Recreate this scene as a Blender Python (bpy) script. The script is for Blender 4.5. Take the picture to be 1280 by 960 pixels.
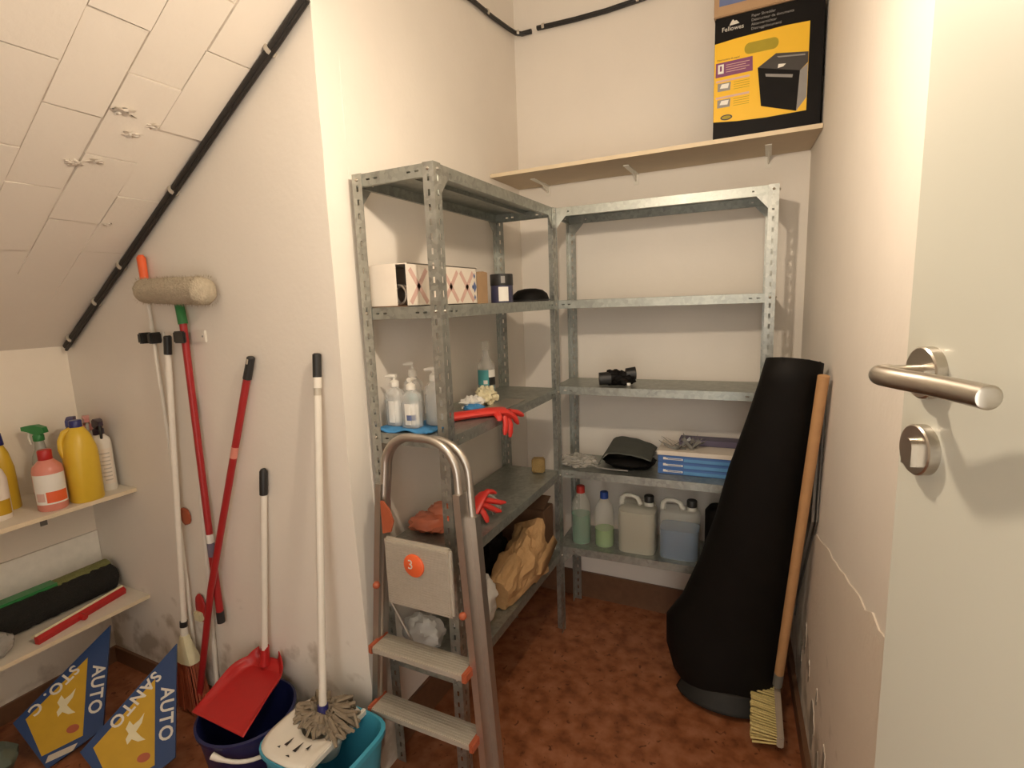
import bpy, bmesh, math, random
from mathutils import Vector, Matrix, noise
random.seed(7)
for o in list(bpy.data.objects): bpy.data.objects.remove(o)
SC = bpy.context.scene
COL = SC.collection
PI = math.pi

# ------------------------------------------------------------------ camera
YAW, PITCH, ROLL, FPX = 0.4531, -0.1555, -0.0369, 661.54
fw = Vector((-math.sin(YAW)*math.cos(PITCH), math.cos(YAW)*math.cos(PITCH), math.sin(PITCH)))
r0 = Vector((math.cos(YAW), math.sin(YAW), 0)); u0 = r0.cross(fw)
r1 = r0*math.cos(ROLL) + u0*math.sin(ROLL); u1 = -r0*math.sin(ROLL) + u0*math.cos(ROLL)
cam_data = bpy.data.cameras.new('camera'); cam = bpy.data.objects.new('camera', cam_data); COL.objects.link(cam)
M = Matrix((r1, u1, -fw)).transposed().to_4x4(); M.translation = (1.2336, -1.4591, 1.62)
cam.matrix_world = M
cam_data.sensor_width = 36; cam_data.lens = 36*FPX/1280; cam_data.clip_start = .02
SC.camera = cam
# ------------------------------------------------------------------ world, exposure, lamp strength
w = bpy.data.worlds.new('world'); SC.world = w; w.use_nodes = True
w.node_tree.nodes['Background'].inputs[0].default_value = (1.0, .93, .83, 1)
w.node_tree.nodes['Background'].inputs[1].default_value = 1.55
vs = SC.view_settings
vs.view_transform = 'Standard'; vs.look = 'None'; vs.gamma = 1; vs.use_curve_mapping = False
vs.exposure = 1.07
BULB_POWER = 500.0
BULB_COLOUR = (1.0, .83, .64)
BULB_POS = Vector((.870, -.58, 2.19))

# ------------------------------------------------------------------ materials
MATS = {}
def mat(name, col, rough=.6, metal=0, var=.12, scale=30, bump=.0, bscale=None, alpha=1, trans=0, spec=.5, coat=0):
    """principled material with procedural colour variation and fine bump"""
    if name in MATS: return MATS[name]
    m = bpy.data.materials.new(name); m.use_nodes = True
    nt = m.node_tree; b = nt.nodes['Principled BSDF']
    tc = nt.nodes.new('ShaderNodeNewGeometry')
    n = nt.nodes.new('ShaderNodeTexNoise'); n.inputs['Scale'].default_value = scale; n.inputs['Detail'].default_value = 4
    nt.links.new(tc.outputs['Position'], n.inputs['Vector'])
    mx = nt.nodes.new('ShaderNodeMix'); mx.data_type = 'RGBA'
    mx.inputs[6].default_value = (*[c*(1-var) for c in col], 1)
    mx.inputs[7].default_value = (*[min(1, c*(1+var)) for c in col], 1)
    nt.links.new(n.outputs['Fac'], mx.inputs[0]); nt.links.new(mx.outputs[2], b.inputs['Base Color'])
    b.inputs['Roughness'].default_value = rough; b.inputs['Metallic'].default_value = metal
    b.inputs['Specular IOR Level'].default_value = spec
    b.inputs['Alpha'].default_value = alpha; b.inputs['Transmission Weight'].default_value = trans
    b.inputs['Coat Weight'].default_value = coat
    if bump:
        n2 = nt.nodes.new('ShaderNodeTexNoise'); n2.inputs['Scale'].default_value = bscale or scale*3; n2.inputs['Detail'].default_value = 5
        nt.links.new(tc.outputs['Position'], n2.inputs['Vector'])
        bp = nt.nodes.new('ShaderNodeBump'); bp.inputs['Strength'].default_value = bump; bp.inputs['Distance'].default_value = .01
        nt.links.new(n2.outputs['Fac'], bp.inputs['Height']); nt.links.new(bp.outputs['Normal'], b.inputs['Normal'])
    MATS[name] = m; return m

def ramp(nt, src, stops):
    r = nt.nodes.new('ShaderNodeValToRGB'); el = r.color_ramp.elements
    while len(el) > 1: el.remove(el[-1])
    el[0].position, el[0].color = stops[0][0], stops[0][1]
    for p, c in stops[1:]:
        e = el.new(p); e.color = c
    nt.links.new(src, r.inputs[0]); return r

def plaster(name, col, stain_top=.0, stain_amt=.0, stain_col=(.30, .26, .20), bump=.13, tint=(.72, .60, .46)):
    """painted plaster with soft blotches, relief, and damp stains (own shapes) low on the wall"""
    m = bpy.data.materials.new(name); m.use_nodes = True
    nt = m.node_tree; b = nt.nodes['Principled BSDF']; L = nt.links.new
    g = nt.nodes.new('ShaderNodeNewGeometry')
    n1 = nt.nodes.new('ShaderNodeTexNoise'); n1.inputs['Scale'].default_value = 3.2; n1.inputs['Detail'].default_value = 6
    n1.inputs['Roughness'].default_value = .6
    n2 = nt.nodes.new('ShaderNodeTexNoise'); n2.inputs['Scale'].default_value = 9; n2.inputs['Detail'].default_value = 8
    n3 = nt.nodes.new('ShaderNodeTexNoise'); n3.inputs['Scale'].default_value = 60; n3.inputs['Detail'].default_value = 6
    for n in (n1, n2, n3): L(g.outputs['Position'], n.inputs['Vector'])
    mx = nt.nodes.new('ShaderNodeMix'); mx.data_type = 'RGBA'
    mx.inputs[6].default_value = (*[c*.93 for c in col], 1); mx.inputs[7].default_value = (*[min(1, c*1.04) for c in col], 1)
    L(n1.outputs['Fac'], mx.inputs[0]); out = mx.outputs[2]
    if stain_amt:
        sep = nt.nodes.new('ShaderNodeSeparateXYZ'); L(g.outputs['Position'], sep.inputs[0])
        mr = nt.nodes.new('ShaderNodeMapRange'); mr.inputs[1].default_value = 0; mr.inputs[2].default_value = stain_top
        mr.inputs[3].default_value = .22; mr.inputs[4].default_value = -.22
        L(sep.outputs['Z'], mr.inputs[0])
        ad = nt.nodes.new('ShaderNodeMath'); ad.operation = 'ADD'; L(n2.outputs['Fac'], ad.inputs[0]); L(mr.outputs[0], ad.inputs[1])
        rp = ramp(nt, ad.outputs[0], [(.56, (0, 0, 0, 1)), (.72, (1, 1, 1, 1))])
        ml = nt.nodes.new('ShaderNodeMath'); ml.operation = 'MULTIPLY'; ml.inputs[1].default_value = stain_amt
        L(rp.outputs[0], ml.inputs[0])
        m2 = nt.nodes.new('ShaderNodeMix'); m2.data_type = 'RGBA'; m2.inputs[7].default_value = (*stain_col, 1)
        L(ml.outputs[0], m2.inputs[0]); L(out, m2.inputs[6]); out = m2.outputs[2]
    L(out, b.inputs['Base Color']); b.inputs['Roughness'].default_value = .75; b.inputs['Specular IOR Level'].default_value = .25
    ad2 = nt.nodes.new('ShaderNodeMath'); ad2.operation = 'MULTIPLY_ADD'; ad2.inputs[1].default_value = .5
    L(n3.outputs['Fac'], ad2.inputs[0]); L(n2.outputs['Fac'], ad2.inputs[2])
    bp = nt.nodes.new('ShaderNodeBump'); bp.inputs['Strength'].default_value = bump; bp.inputs['Distance'].default_value = .009
    L(ad2.outputs[0], bp.inputs['Height']); L(bp.outputs['Normal'], b.inputs['Normal'])
    MATS[name] = m; return m

WALLC = (.83, .775, .70)
M_wall = plaster('wall_plaster', WALLC)
M_wall_low = plaster('wall_plaster_damp', WALLC, .75, .75, (.40, .33, .25), .14)
M_wall_right = plaster('wall_plaster_rough', WALLC, .55, .55, (.42, .36, .29), .2)
M_wall_left = plaster('wall_plaster_left', (.90, .82, .70), .45, .6, (.40, .33, .25), .14)
M_slope = plaster('slope_plaster', (.82, .755, .67), bump=.2)

def galvanised(name, base=(.40, .41, .38), rough=.38):
    m = bpy.data.materials.new(name); m.use_nodes = True
    nt = m.node_tree; b = nt.nodes['Principled BSDF']; L = nt.links.new
    g = nt.nodes.new('ShaderNodeNewGeometry')
    v = nt.nodes.new('ShaderNodeTexVoronoi'); v.inputs['Scale'].default_value = 70; L(g.outputs['Position'], v.inputs['Vector'])
    n = nt.nodes.new('ShaderNodeTexNoise'); n.inputs['Scale'].default_value = 14; n.inputs['Detail'].default_value = 5; L(g.outputs['Position'], n.inputs['Vector'])
    bw = nt.nodes.new('ShaderNodeRGBToBW'); L(v.outputs['Color'], bw.inputs[0])
    mm = nt.nodes.new('ShaderNodeMath'); mm.operation = 'MULTIPLY_ADD'; mm.inputs[1].default_value = .5; L(bw.outputs[0], mm.inputs[0])
    m5 = nt.nodes.new('ShaderNodeMath'); m5.operation = 'MULTIPLY'; m5.inputs[1].default_value = .6; L(n.outputs['Fac'], m5.inputs[0]); L(m5.outputs[0], mm.inputs[2])
    rp = ramp(nt, mm.outputs[0], [(.2, (*[c*.72 for c in base], 1)), (.8, (*[min(1, c*1.22) for c in base], 1))])
    L(rp.outputs[0], b.inputs['Base Color'])
    rr = nt.nodes.new('ShaderNodeMapRange'); rr.inputs[3].default_value = rough-.08; rr.inputs[4].default_value = rough+.14
    L(mm.outputs[0], rr.inputs[0]); L(rr.outputs[0], b.inputs['Roughness'])
    b.inputs['Metallic'].default_value = .85
    MATS[name] = m; return m
M_galv = galvanised('galvanised_steel')
M_shelfplate = galvanised('galvanised_plate', (.38, .40, .37), .42)

def floor_mat():
    m = bpy.data.materials.new('terrazzo_floor'); m.use_nodes = True
    nt = m.node_tree; b = nt.nodes['Principled BSDF']; L = nt.links.new
    g = nt.nodes.new('ShaderNodeNewGeometry')
    n1 = nt.nodes.new('ShaderNodeTexNoise'); n1.inputs['Scale'].default_value = 16; n1.inputs['Detail'].default_value = 5
    n2 = nt.nodes.new('ShaderNodeTexNoise'); n2.inputs['Scale'].default_value = 38; n2.inputs['Detail'].default_value = 3
    n2.inputs['Distortion'].default_value = .6
    for n in (n1, n2): L(g.outputs['Position'], n.inputs['Vector'])
    r1_ = ramp(nt, n1.outputs['Fac'], [(.30, (.165, .050, .018, 1)), (.50, (.30, .105, .042, 1)), (.72, (.40, .165, .085, 1))])
    r2_ = ramp(nt, n2.outputs['Fac'], [(.30, (1, 1, 1, 1)), (.37, (0, 0, 0, 1))])
    mx = nt.nodes.new('ShaderNodeMix'); mx.data_type = 'RGBA'; mx.inputs[7].default_value = (.12, .034, .012, 1)
    L(r2_.outputs[0], mx.inputs[0]); L(r1_.outputs[0], mx.inputs[6]); L(mx.outputs[2], b.inputs['Base Color'])
    b.inputs['Roughness'].default_value = .42
    MATS['floor'] = m; return m
M_floor = floor_mat()
M_base = mat('baseboard_tile', (.17, .085, .045), .45, var=.25)
M_door = mat('door_paint', (.585, .585, .51), .35, var=.02, scale=3)
M_steel = mat('brushed_steel', (.52, .48, .42), .30, 1, .06, 60)
M_alu = mat('aluminium', (.54, .50, .45), .36, .9, .08, 40)
M_alu_step = mat('aluminium_step', (.56, .52, .45), .5, .5, .1, 60, .2, 200)
M_black = mat('black_plastic', (.018, .018, .018), .45, var=.3)
M_rubber = mat('black_rubber', (.0065, .0055, .0048), .62, var=.25, scale=12, bump=.05, bscale=60, spec=.16)
M_rubber_lit = mat('black_rubber_lit', (.020, .019, .017), .6, var=.25, spec=.3)  # paler copy of the black rubber: light on the turned lip put into colour
M_red = mat('red_plastic', (.44, .018, .018), .40, var=.1)
M_redpole = mat('red_painted_pole', (.36, .018, .020), .35, var=.1)
M_white = mat('white_plastic', (.78, .74, .66), .4, var=.05)
M_whitepole = mat('white_painted_pole', (.78, .74, .66), .35, var=.06)
M_orange = mat('orange_plastic', (.80, .13, .035), .45, var=.08)
M_orange2 = mat('dull_orange_plastic', (.40, .095, .04), .5, var=.12)
M_green = mat('green_plastic', (.03, .22, .06), .4, var=.1)
M_navy = mat('navy_plastic', (.020, .022, .14), .35, var=.1)
M_blueb = mat('dark_blue_bucket', (.010, .014, .075), .35, var=.1)
M_teal = mat('light_blue_bucket', (.06, .36, .52), .35, var=.06)
M_mop = mat('mop_yarn', (.26, .21, .15), .95, var=.35, scale=60)
M_fluff = mat('fluff', (.50, .43, .32), 1, var=.25, scale=60, bump=.8, bscale=150)
M_wood = mat('pale_wood', (.52, .29, .13), .55, var=.15, scale=20)
M_ply = mat('plywood', (.56, .44, .30), .6, var=.1, scale=8)
M_plyedge = mat('plywood_edge', (.72, .60, .42), .6, var=.1, scale=25)
M_mdf = mat('white_board', (.74, .68, .58), .5, var=.05)
M_bristle = mat('yellow_bristle', (.62, .50, .20), .8, var=.25, scale=80)
M_card = mat('cardboard', (.42, .27, .15), .8, var=.1)
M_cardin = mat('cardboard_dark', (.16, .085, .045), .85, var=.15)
M_boxwhite = mat('white_card', (.80, .72, .62), .6, var=.04)
M_pinkprint = mat('pink_print', (.64, .42, .36), .6, var=.1)
M_blueprint = mat('blue_print', (.12, .16, .32), .6, var=.1)
M_cable = mat('black_cable', (.016, .014, .013), .5, var=.4, scale=60)
M_clip = mat('cable_clip', (.55, .50, .42), .4, .3)
M_frame = mat('grey_frame', (.22, .21, .19), .5, .3)
M_darkglass = mat('dark_panel', (.03, .03, .028), .35)
M_bluecloth = mat('blue_cloth', (.06, .26, .55), .9, var=.25, bump=.3)
M_clear = mat('clear_plastic', (.85, .85, .82), .08, alpha=.30, var=.02)
M_milky = mat('milky_plastic', (.80, .80, .72), .35, alpha=.24, var=.03)
M_milky2 = mat('milky_plastic_thick', (.78, .78, .70), .35, alpha=.62, var=.03)
M_film = mat('plastic_film', (.75, .72, .66), .15, alpha=.38, var=.1)
M_labelw = mat('white_label', (.80, .78, .72), .5, var=.03)
M_labelt = mat('teal_label', (.08, .36, .38), .5, var=.05)
M_gloves = mat('red_rubber', (.62, .04, .03), .4, var=.1)
M_paper = mat('kraft_paper', (.45, .27, .12), .85, var=.15, bump=.4, bscale=60)
M_whitebag = mat('white_bag', (.62, .60, .56), .4, var=.06, bump=.3, bscale=40)
M_yellowjug = mat('yellow_plastic', (.72, .48, .04), .38, var=.05)
M_pinkliq = mat('pink_bottle', (.70, .26, .20), .3, var=.06)
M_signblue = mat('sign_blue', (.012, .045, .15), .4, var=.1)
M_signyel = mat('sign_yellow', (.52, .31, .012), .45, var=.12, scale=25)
M_letter = mat('letter_white', (.66, .63, .56), .5, var=.03)
M_olive = mat('olive_bristle', (.20, .20, .07), .95, var=.3, scale=80, bump=.6)
M_dark = mat('dark_bristle', (.014, .013, .011), .95, var=.4, scale=80, bump=.8, bscale=150)
M_cream = mat('cream', (.72, .66, .44), .7, var=.1)
M_carton_y = mat('carton_yellow', (.84, .50, .02), .45, var=.07, scale=6)
M_carton_k = mat('carton_black', (.009, .008, .008), .5, var=.2, spec=.12)
M_purple = mat('carton_purple', (.20, .055, .15), .45)
M_olivehole = mat('carton_olive', (.36, .28, .01), .6)
M_grey = mat('mid_grey', (.26, .25, .24), .5)
M_dgrey = mat('dark_grey_print', (.045, .040, .038), .4)
M_plasterpatch = plaster('old_plaster_patch', (.78, .70, .60), .85, .75, (.34, .29, .23), .5)
def bulb_mat():
    m = bpy.data.materials.new('lit_bulb'); m.use_nodes = True
    nt = m.node_tree; nt.nodes.clear()
    e = nt.nodes.new('ShaderNodeEmission'); o = nt.nodes.new('ShaderNodeOutputMaterial')
    bb = nt.nodes.new('ShaderNodeRGB'); bb.outputs[0].default_value = (*BULB_COLOUR, 1)
    nt.links.new(bb.outputs[0], e.inputs[0]); e.inputs[1].default_value = BULB_POWER
    nt.links.new(e.outputs[0], o.inputs[0]); return m

# ------------------------------------------------------------------ mesh builder
class MB:
    def __init__(s): s.v = []; s.f = []
    def add(s, vs, fs):
        k = len(s.v); s.v += [Vector(p) for p in vs]; s.f += [tuple(i+k for i in f) for f in fs]; return s
    def box(s, c, d, rot=None, bev=0):
        c = Vector(c); hx, hy, hz = d[0]/2, d[1]/2, d[2]/2
        if bev:
            b = min(bev, hx*.95, hy*.95, hz*.95)
            bm = bmesh.new(); bmesh.ops.create_cube(bm, size=1)
            for v in bm.verts: v.co = Vector((v.co.x*d[0], v.co.y*d[1], v.co.z*d[2]))
            bmesh.ops.bevel(bm, geom=bm.edges[:], offset=b, segments=2, affect='EDGES')
            bm.verts.index_update()
            vs = [v.co.copy() for v in bm.verts]; fs = [[v.index for v in f.verts] for f in bm.faces]; bm.free()
        else:
            vs = [Vector((x, y, z)) for x in (-hx, hx) for y in (-hy, hy) for z in (-hz, hz)]
            fs = [(0, 1, 3, 2), (4, 6, 7, 5), (0, 4, 5, 1), (2, 3, 7, 6), (0, 2, 6, 4), (1, 5, 7, 3)]
        if rot is not None: vs = [rot @ v for v in vs]
        return s.add([v+c for v in vs], fs)
    def b2(s, lo, hi, bev=0):
        return s.box([(a+b)/2 for a, b in zip(lo, hi)], [b-a for a, b in zip(lo, hi)], None, bev)
    def tube(s, pts, r, n=12, caps=True, flat=1.0):
        pts = [Vector(p) for p in pts]; rs = r if isinstance(r, (list, tuple)) else [r]*len(pts)
        rings = []; up = None
        for i, p in enumerate(pts):
            t = (pts[min(i+1, len(pts)-1)] - pts[max(i-1, 0)])
            t = t.normalized() if t.length > 1e-9 else Vector((0, 0, 1))
            if up is None:
                up = Vector((0, 0, 1)) if abs(t.z) < .9 else Vector((1, 0, 0))
            x = up.cross(t).normalized(); y = t.cross(x).normalized(); up = y
            rings.append([p + (x*math.cos(2*PI*k/n) + y*math.sin(2*PI*k/n)*flat)*rs[i] for k in range(n)])
        return s.loft(rings, caps)
    def loft(s, rings, caps=True, closed=True):
        n = len(rings[0]); vs = [v for r in rings for v in r]; fs = []
        for i in range(len(rings)-1):
            for k in range(n if closed else n-1):
                a, b = i*n+k, i*n+(k+1) % n
                fs.append((a, b, b+n, a+n))
        if caps: fs.append(tuple(reversed(range(n)))); fs.append(tuple(range((len(rings)-1)*n, len(rings)*n)))
        return s.add(vs, fs)
    def lathe(s, prof, c=(0, 0, 0), n=24, sx=1, sy=1, sq=2.0, caps=True):
        rings = []
        for r, z in prof:
            ring = []
            for k in range(n):
                a = 2*PI*k/n; ca, sa = math.cos(a), math.sin(a)
                q = (abs(ca)**sq + abs(sa)**sq)**(-1/sq)
                ring.append(Vector((c[0]+r*sx*ca*q, c[1]+r*sy*sa*q, c[2]+z)))
            rings.append(ring)
        return s.loft(rings, caps)
    def prism(s, poly, th, o=(0, 0, 0), ex=(1, 0, 0), ey=(0, 1, 0)):
        """polygon (2D) in the plane o,ex,ey extruded by th along ex x ey"""
        o, ex, ey = Vector(o), Vector(ex), Vector(ey); nn = ex.cross(ey).normalized()*th
        a = [o+ex*p[0]+ey*p[1] for p in poly]; n = len(a)
        fs = [tuple(reversed(range(n))), tuple(range(n, 2*n))] + [(i, (i+1) % n, (i+1) % n+n, i+n) for i in range(n)]
        return s.add(a+[p+nn for p in a], fs)
    def grid(s, fn, nu, nv):
        vs = [Vector(fn(i/nu, j/nv)) for i in range(nu+1) for j in range(nv+1)]
        fs = [(i*(nv+1)+j, (i+1)*(nv+1)+j, (i+1)*(nv+1)+j+1, i*(nv+1)+j+1) for i in range(nu) for j in range(nv)]
        return s.add(vs, fs)
    def blob(s, c, r, amp=.2, freq=3, seed=0, nu=24, nv=16, floor=None):
        c = Vector(c); rings = []
        for j in range(1, nv):
            th = PI*j/nv; ring = []
            for k in range(nu):
                ph = 2*PI*k/nu
                d = Vector((math.sin(th)*math.cos(ph), math.sin(th)*math.sin(ph), -math.cos(th)))
                f = 1+amp*noise.noise(d*freq+Vector((seed*7.3, seed*3.1, seed))) + amp*.5*noise.noise(d*freq*2.7+Vector((seed, 5, 2)))
                p = c+Vector((d.x*r[0]*f, d.y*r[1]*f, d.z*r[2]*f))
                if floor is not None and p.z < floor: p.z = floor
                ring.append(p)
            rings.append(ring)
        return s.loft(rings, True)
    def xf(s, M_):
        s.v = [M_ @ v for v in s.v]; return s

def mesh_obj(name, mb, m, smooth=True, ang=40, solid=0):
    me = bpy.data.meshes.new(name); me.from_pydata([tuple(v) for v in mb.v], [], mb.f); me.update()
    bm = bmesh.new(); bm.from_mesh(me); bmesh.ops.remove_doubles(bm, verts=bm.verts, dist=1e-6); bmesh.ops.recalc_face_normals(bm, faces=bm.faces); bm.to_mesh(me); bm.free()
    if smooth:
        me.shade_smooth()
        try: me.set_sharp_from_angle(angle=math.radians(ang))
        except Exception: pass
    me.materials.append(m)
    o = bpy.data.objects.new(name, me); COL.objects.link(o)
    if solid:
        md = o.modifiers.new('thickness', 'SOLIDIFY'); md.thickness = solid; md.offset = 0
    return o
def tag(o, label=None, cat=None, group=None, kind=None):
    if label: o['label'] = label
    if cat: o['category'] = cat
    if group: o['group'] = group
    if kind: o['kind'] = kind
    return o
def struct(name, mb, m, parent=None, **k):
    o = mesh_obj(name, mb, m, **k)
    if parent is None: o['kind'] = 'structure'
    else: o.parent = parent
    return o
class Thing:
    """an Empty at the thing's base that parents its parts; parts are given in world coordinates"""
    def __init__(s, name, loc, label=None, cat=None, group=None, rz=0, kind=None):
        s.o = bpy.data.objects.new(name, None); COL.objects.link(s.o)
        s.o.empty_display_size = .05
        s.o.location = loc; s.o.rotation_euler = (0, 0, rz)
        s.M = Matrix.Translation(Vector(loc)) @ Matrix.Rotation(rz, 4, 'Z'); s.inv = s.M.inverted()
        tag(s.o, label, cat, group, kind)
    SUB = {'label_print': ('label',), 'label_picture': ('label',), 'label_band': ('label',), 'small_print': ('label', 'purple_panel', 'yellow_panel'), 'edge_band': ('plank', 'board'),
           'drain_slot': ('wringer_plate',), 'wringer_rim': ('wringer_plate',), 'screw': ('plate',), 'trigger': ('spray_head',), 'gusset_fold': ('bag',), 'ferrule_ring': ('ferrule',),
           'cap_hole': ('hanging_cap',), 'logo_patch': ('box_body',), 'lettering_band': ('box_body',), 'colour_band': ('box_body',), 'lid_print': ('lid',), 'pump_head': ('pump_collar',),
           'white_figure': ('yellow_panel',), 'orange_spot': ('yellow_panel',), 'pictogram': ('purple_panel',), 'spout': ('bucket_body',), 'handle_grip': ('handle',),
           'cross_print': ('side_panel',), 'diamond_print': ('side_panel',), 'name_plate': ('board',), 'rubber_strip': ('bar',), 'price_sticker': ('shaft',), 'hand_hole': ('yellow_panel',),
           'shredder_picture': ('yellow_panel',), 'picture': ('yellow_panel',), 'round_badge': ('yellow_panel',), 'emblem': ('box_body',)}
    def part(s, name, mb, m, parent=None, local=False, label=None, kind=None, **k):
        if not local: mb.xf(s.inv)
        o = mesh_obj(name, mb, m, **k)
        if not hasattr(s, 'first'): s.first = {}
        if parent is None:
            for c in s.SUB.get(name, ()):
                if c in s.first: parent = s.first[c]; break
        s.first.setdefault(name, o)
        o.parent = parent or s.o
        tag(o, label, kind=kind); return o
def copy_tree(o, loc, rz=None, label=None):
    def cp(a, par):
        c = a.copy(); COL.objects.link(c); c.parent = par
        for ch in [x for x in bpy.data.objects if x.parent == a and x != c]: cp(ch, c)
        return c
    r = cp(o, None); r.location = loc
    if rz is not None: r.rotation_euler = (0, 0, rz)
    if label: r['label'] = label
    return r
def single(name, mb, m, label, cat, group=None, **k):
    return tag(mesh_obj(name, mb, m, **k), label, cat, group)

def text_mb(body, size, o, ex, ey, depth=.0006, align='LEFT', bold=0.0, sp=1.0):
    cu = bpy.data.curves.new('lettering', 'FONT'); cu.body = body; cu.size = size; cu.align_x = align; cu.extrude = depth/2
    cu.resolution_u = 3; cu.offset = bold; cu.space_character = sp
    t = bpy.data.objects.new('lettering', cu); COL.objects.link(t)
    dg = bpy.context.evaluated_depsgraph_get()
    me = bpy.data.meshes.new_from_object(t.evaluated_get(dg))
    o, ex, ey = Vector(o), Vector(ex).normalized(), Vector(ey).normalized(); ez = ex.cross(ey)
    mb = MB(); mb.add([o+ex*v.co.x+ey*v.co.y+ez*v.co.z for v in me.vertices], [tuple(p.vertices) for p in me.polygons])
    bpy.data.objects.remove(t); bpy.data.curves.remove(cu); bpy.data.meshes.remove(me)
    return mb

# ================================================================== the room shell
XL, YB, XC, YK = -1.51, -.2302, .0546, 1.1322
RX, RS = 1.366, -.0605
CEIL, YR, XR2 = 3.15, -2.30, 1.98
slope_z = lambda x: 1.506 + .6314*(x+1.497)
rwx = lambda y: RX + RS*(y-YK)

struct('floor', MB().b2((XL-.1, YR, -.08), (XR2+.1, YK+.1, 0)), M_floor)
struct('wall_left', MB().b2((XL-.1, YR, 0), (XL, YB, 1.60)), M_wall_left)
# broom wall with its uneven plaster arris on the right
zs = [i/24*slope_z(XC) for i in range(25)]
def arris(z):
    base = .022*max(0, 1-z/.75) - .006*math.exp(-((z-1.2)/.3)**2)
    return XC + base + .004*noise.noise(Vector((z*6, 1.7, 0))) + .002*noise.noise(Vector((z*25, 4.7, 0)))
rim = [(arris(z), z) for z in zs]
poly = [(XL, 0)] + rim + [(XL, slope_z(XL))]
struct('wall_partition', MB().prism(poly, .10, (0, YB, 0), (1, 0, 0), (0, 0, 1)).xf(Matrix.Translation((0, .10, 0))), M_wall_low, smooth=False)
struct('wall_alcove', MB().b2((XC-.10, YB+.10, 0), (XC, YK, CEIL)), M_wall)
struct('wall_over_partition', MB().prism([(XC, slope_z(XC)), (XC, CEIL), (XC-.1, CEIL), (XC-.1, slope_z(XC-.1))], .10, (0, YB+.10, 0), (1, 0, 0), (0, 0, 1)), M_wall, smooth=False)
struct('wall_back', MB().b2((XC-.10, YK, 0), (RX+.1, YK+.1, CEIL)), M_wall)
ys = -.80
struct('wall_right', MB().prism([(rwx(YK), YK), (rwx(YK)+.12, YK), (rwx(ys)+.12, ys), (rwx(ys), ys)], CEIL), M_wall_right, smooth=False)
struct('wall_entrance', MB().b2((rwx(ys)+.12, ys, 0), (XR2, ys+.1, CEIL)), M_wall)
struct('wall_entry_side', MB().b2((XR2, YR, 0), (XR2+.1, ys+.1, CEIL)), M_wall)
# wall behind the camera, with the doorway the photograph was taken from
struct('wall_rear', MB().prism([(XL-.1, 0), (.85, 0), (.85, 2.45), (1.75, 2.45), (1.75, 0), (XR2+.1, 0), (XR2+.1, CEIL), (XL-.1, CEIL)], .10, (0, YR, 0), (1, 0, 0), (0, 0, 1)), M_wall, smooth=False)
xe = -1.497 + (CEIL-1.506)/.6314
struct('ceiling', MB().prism([(xe, YR), (XR2+.1, YR), (XR2+.1, YK+.1), (XC-.1, YK+.1), (XC-.1, YB), (xe, YB)], .08, (0, 0, CEIL)), M_wall, smooth=False)
# gable above the slope where it meets the alcove
struct('trim_1', MB().prism([(XC, slope_z(XC)+.004), (xe, CEIL), (XC, CEIL)], .02, (0, YB+.02, 0), (1, 0, 0), (0, 0, 1)), M_wall, smooth=False)
# sloping underside of the stair
sl = Vector((1, 0, .6314)).normalized(); nd = Vector((.6314, 0, -1)).normalized()   # nd points down into the room
O = Vector((-1.497, 0, 1.506))
smax = (CEIL-1.506)/sl.z
mb = MB()
p = lambda s_, y_, d_: O + sl*s_ + Vector((0, y_, 0)) + nd*d_
mb.add([p(-.02, YR, 0), p(smax, YR, 0), p(smax, YB, 0), p(-.02, YB, 0), p(-.02, YR, -.08), p(smax, YR, -.08), p(smax, YB, -.08), p(-.02, YB, -.08)],
       [(0, 1, 2, 3), (4, 7, 6, 5), (0, 4, 5, 1), (1, 5, 6, 2), (2, 6, 7, 3), (3, 7, 4, 0)])
slope = struct('ceiling_sloped', mb, M_slope, smooth=False)
slope['label'] = 'sloping underside of the stair, plastered thin clay tiles'
random.seed(3)
rows = [(-.389, -.236), (-.532, -.389), (-.672, -.532), (-.812, -.672), (-.953, -.812), (-1.094, -.953), (-1.235, -1.094)]
for ri, (ya, yb) in enumerate(rows):
    off = [1.551, 1.405, 1.238, 1.376, 1.24, 1.38, 1.24][ri]
    k = -4
    while True:
        s0 = off + k*.302; s1 = s0 + .302; k += 1
        if s0 > 2.55: break
        if s0 < .30: continue
        h = random.uniform(.003, .009) * (1 if s0 > .6 else .45)
        g = .0015 if random.random() < .55 else .0032
        t1, t2 = random.uniform(-.003, .003), random.uniform(-.002, .002)
        a, b, c, d = s0+g, s1-g, ya+g, yb-g
        P = [p(a, c, h+t1+t2), p(b, c, h-t1+t2), p(b, d, h-t1-t2), p(a, d, h+t1-t2)]
        Q = [p(a, c, -.004), p(b, c, -.004), p(b, d, -.004), p(a, d, -.004)]
        tm = MB().add(P+Q, [(0, 1, 2, 3), (4, 7, 6, 5), (0, 4, 5, 1), (1, 5, 6, 2), (2, 6, 7, 3), (3, 7, 4, 0)])
        struct('tile', tm, M_slope, slope, smooth=False)
# lumps of mortar on the slope
for s_, y_, r_ in [(1.27, -.50, .035), (1.20, -.45, .03), (1.07, -.50, .028), (1.05, -.545, .025), (1.25, -.41, .022), (.80, -.37, .018)]:
    c = p(s_, y_, .004)
    struct('mortar_lump', MB().blob(c, (r_, r_*.8, .0065), .9, 3.5, s_*10, 22, 10), M_slope, slope)

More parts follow.
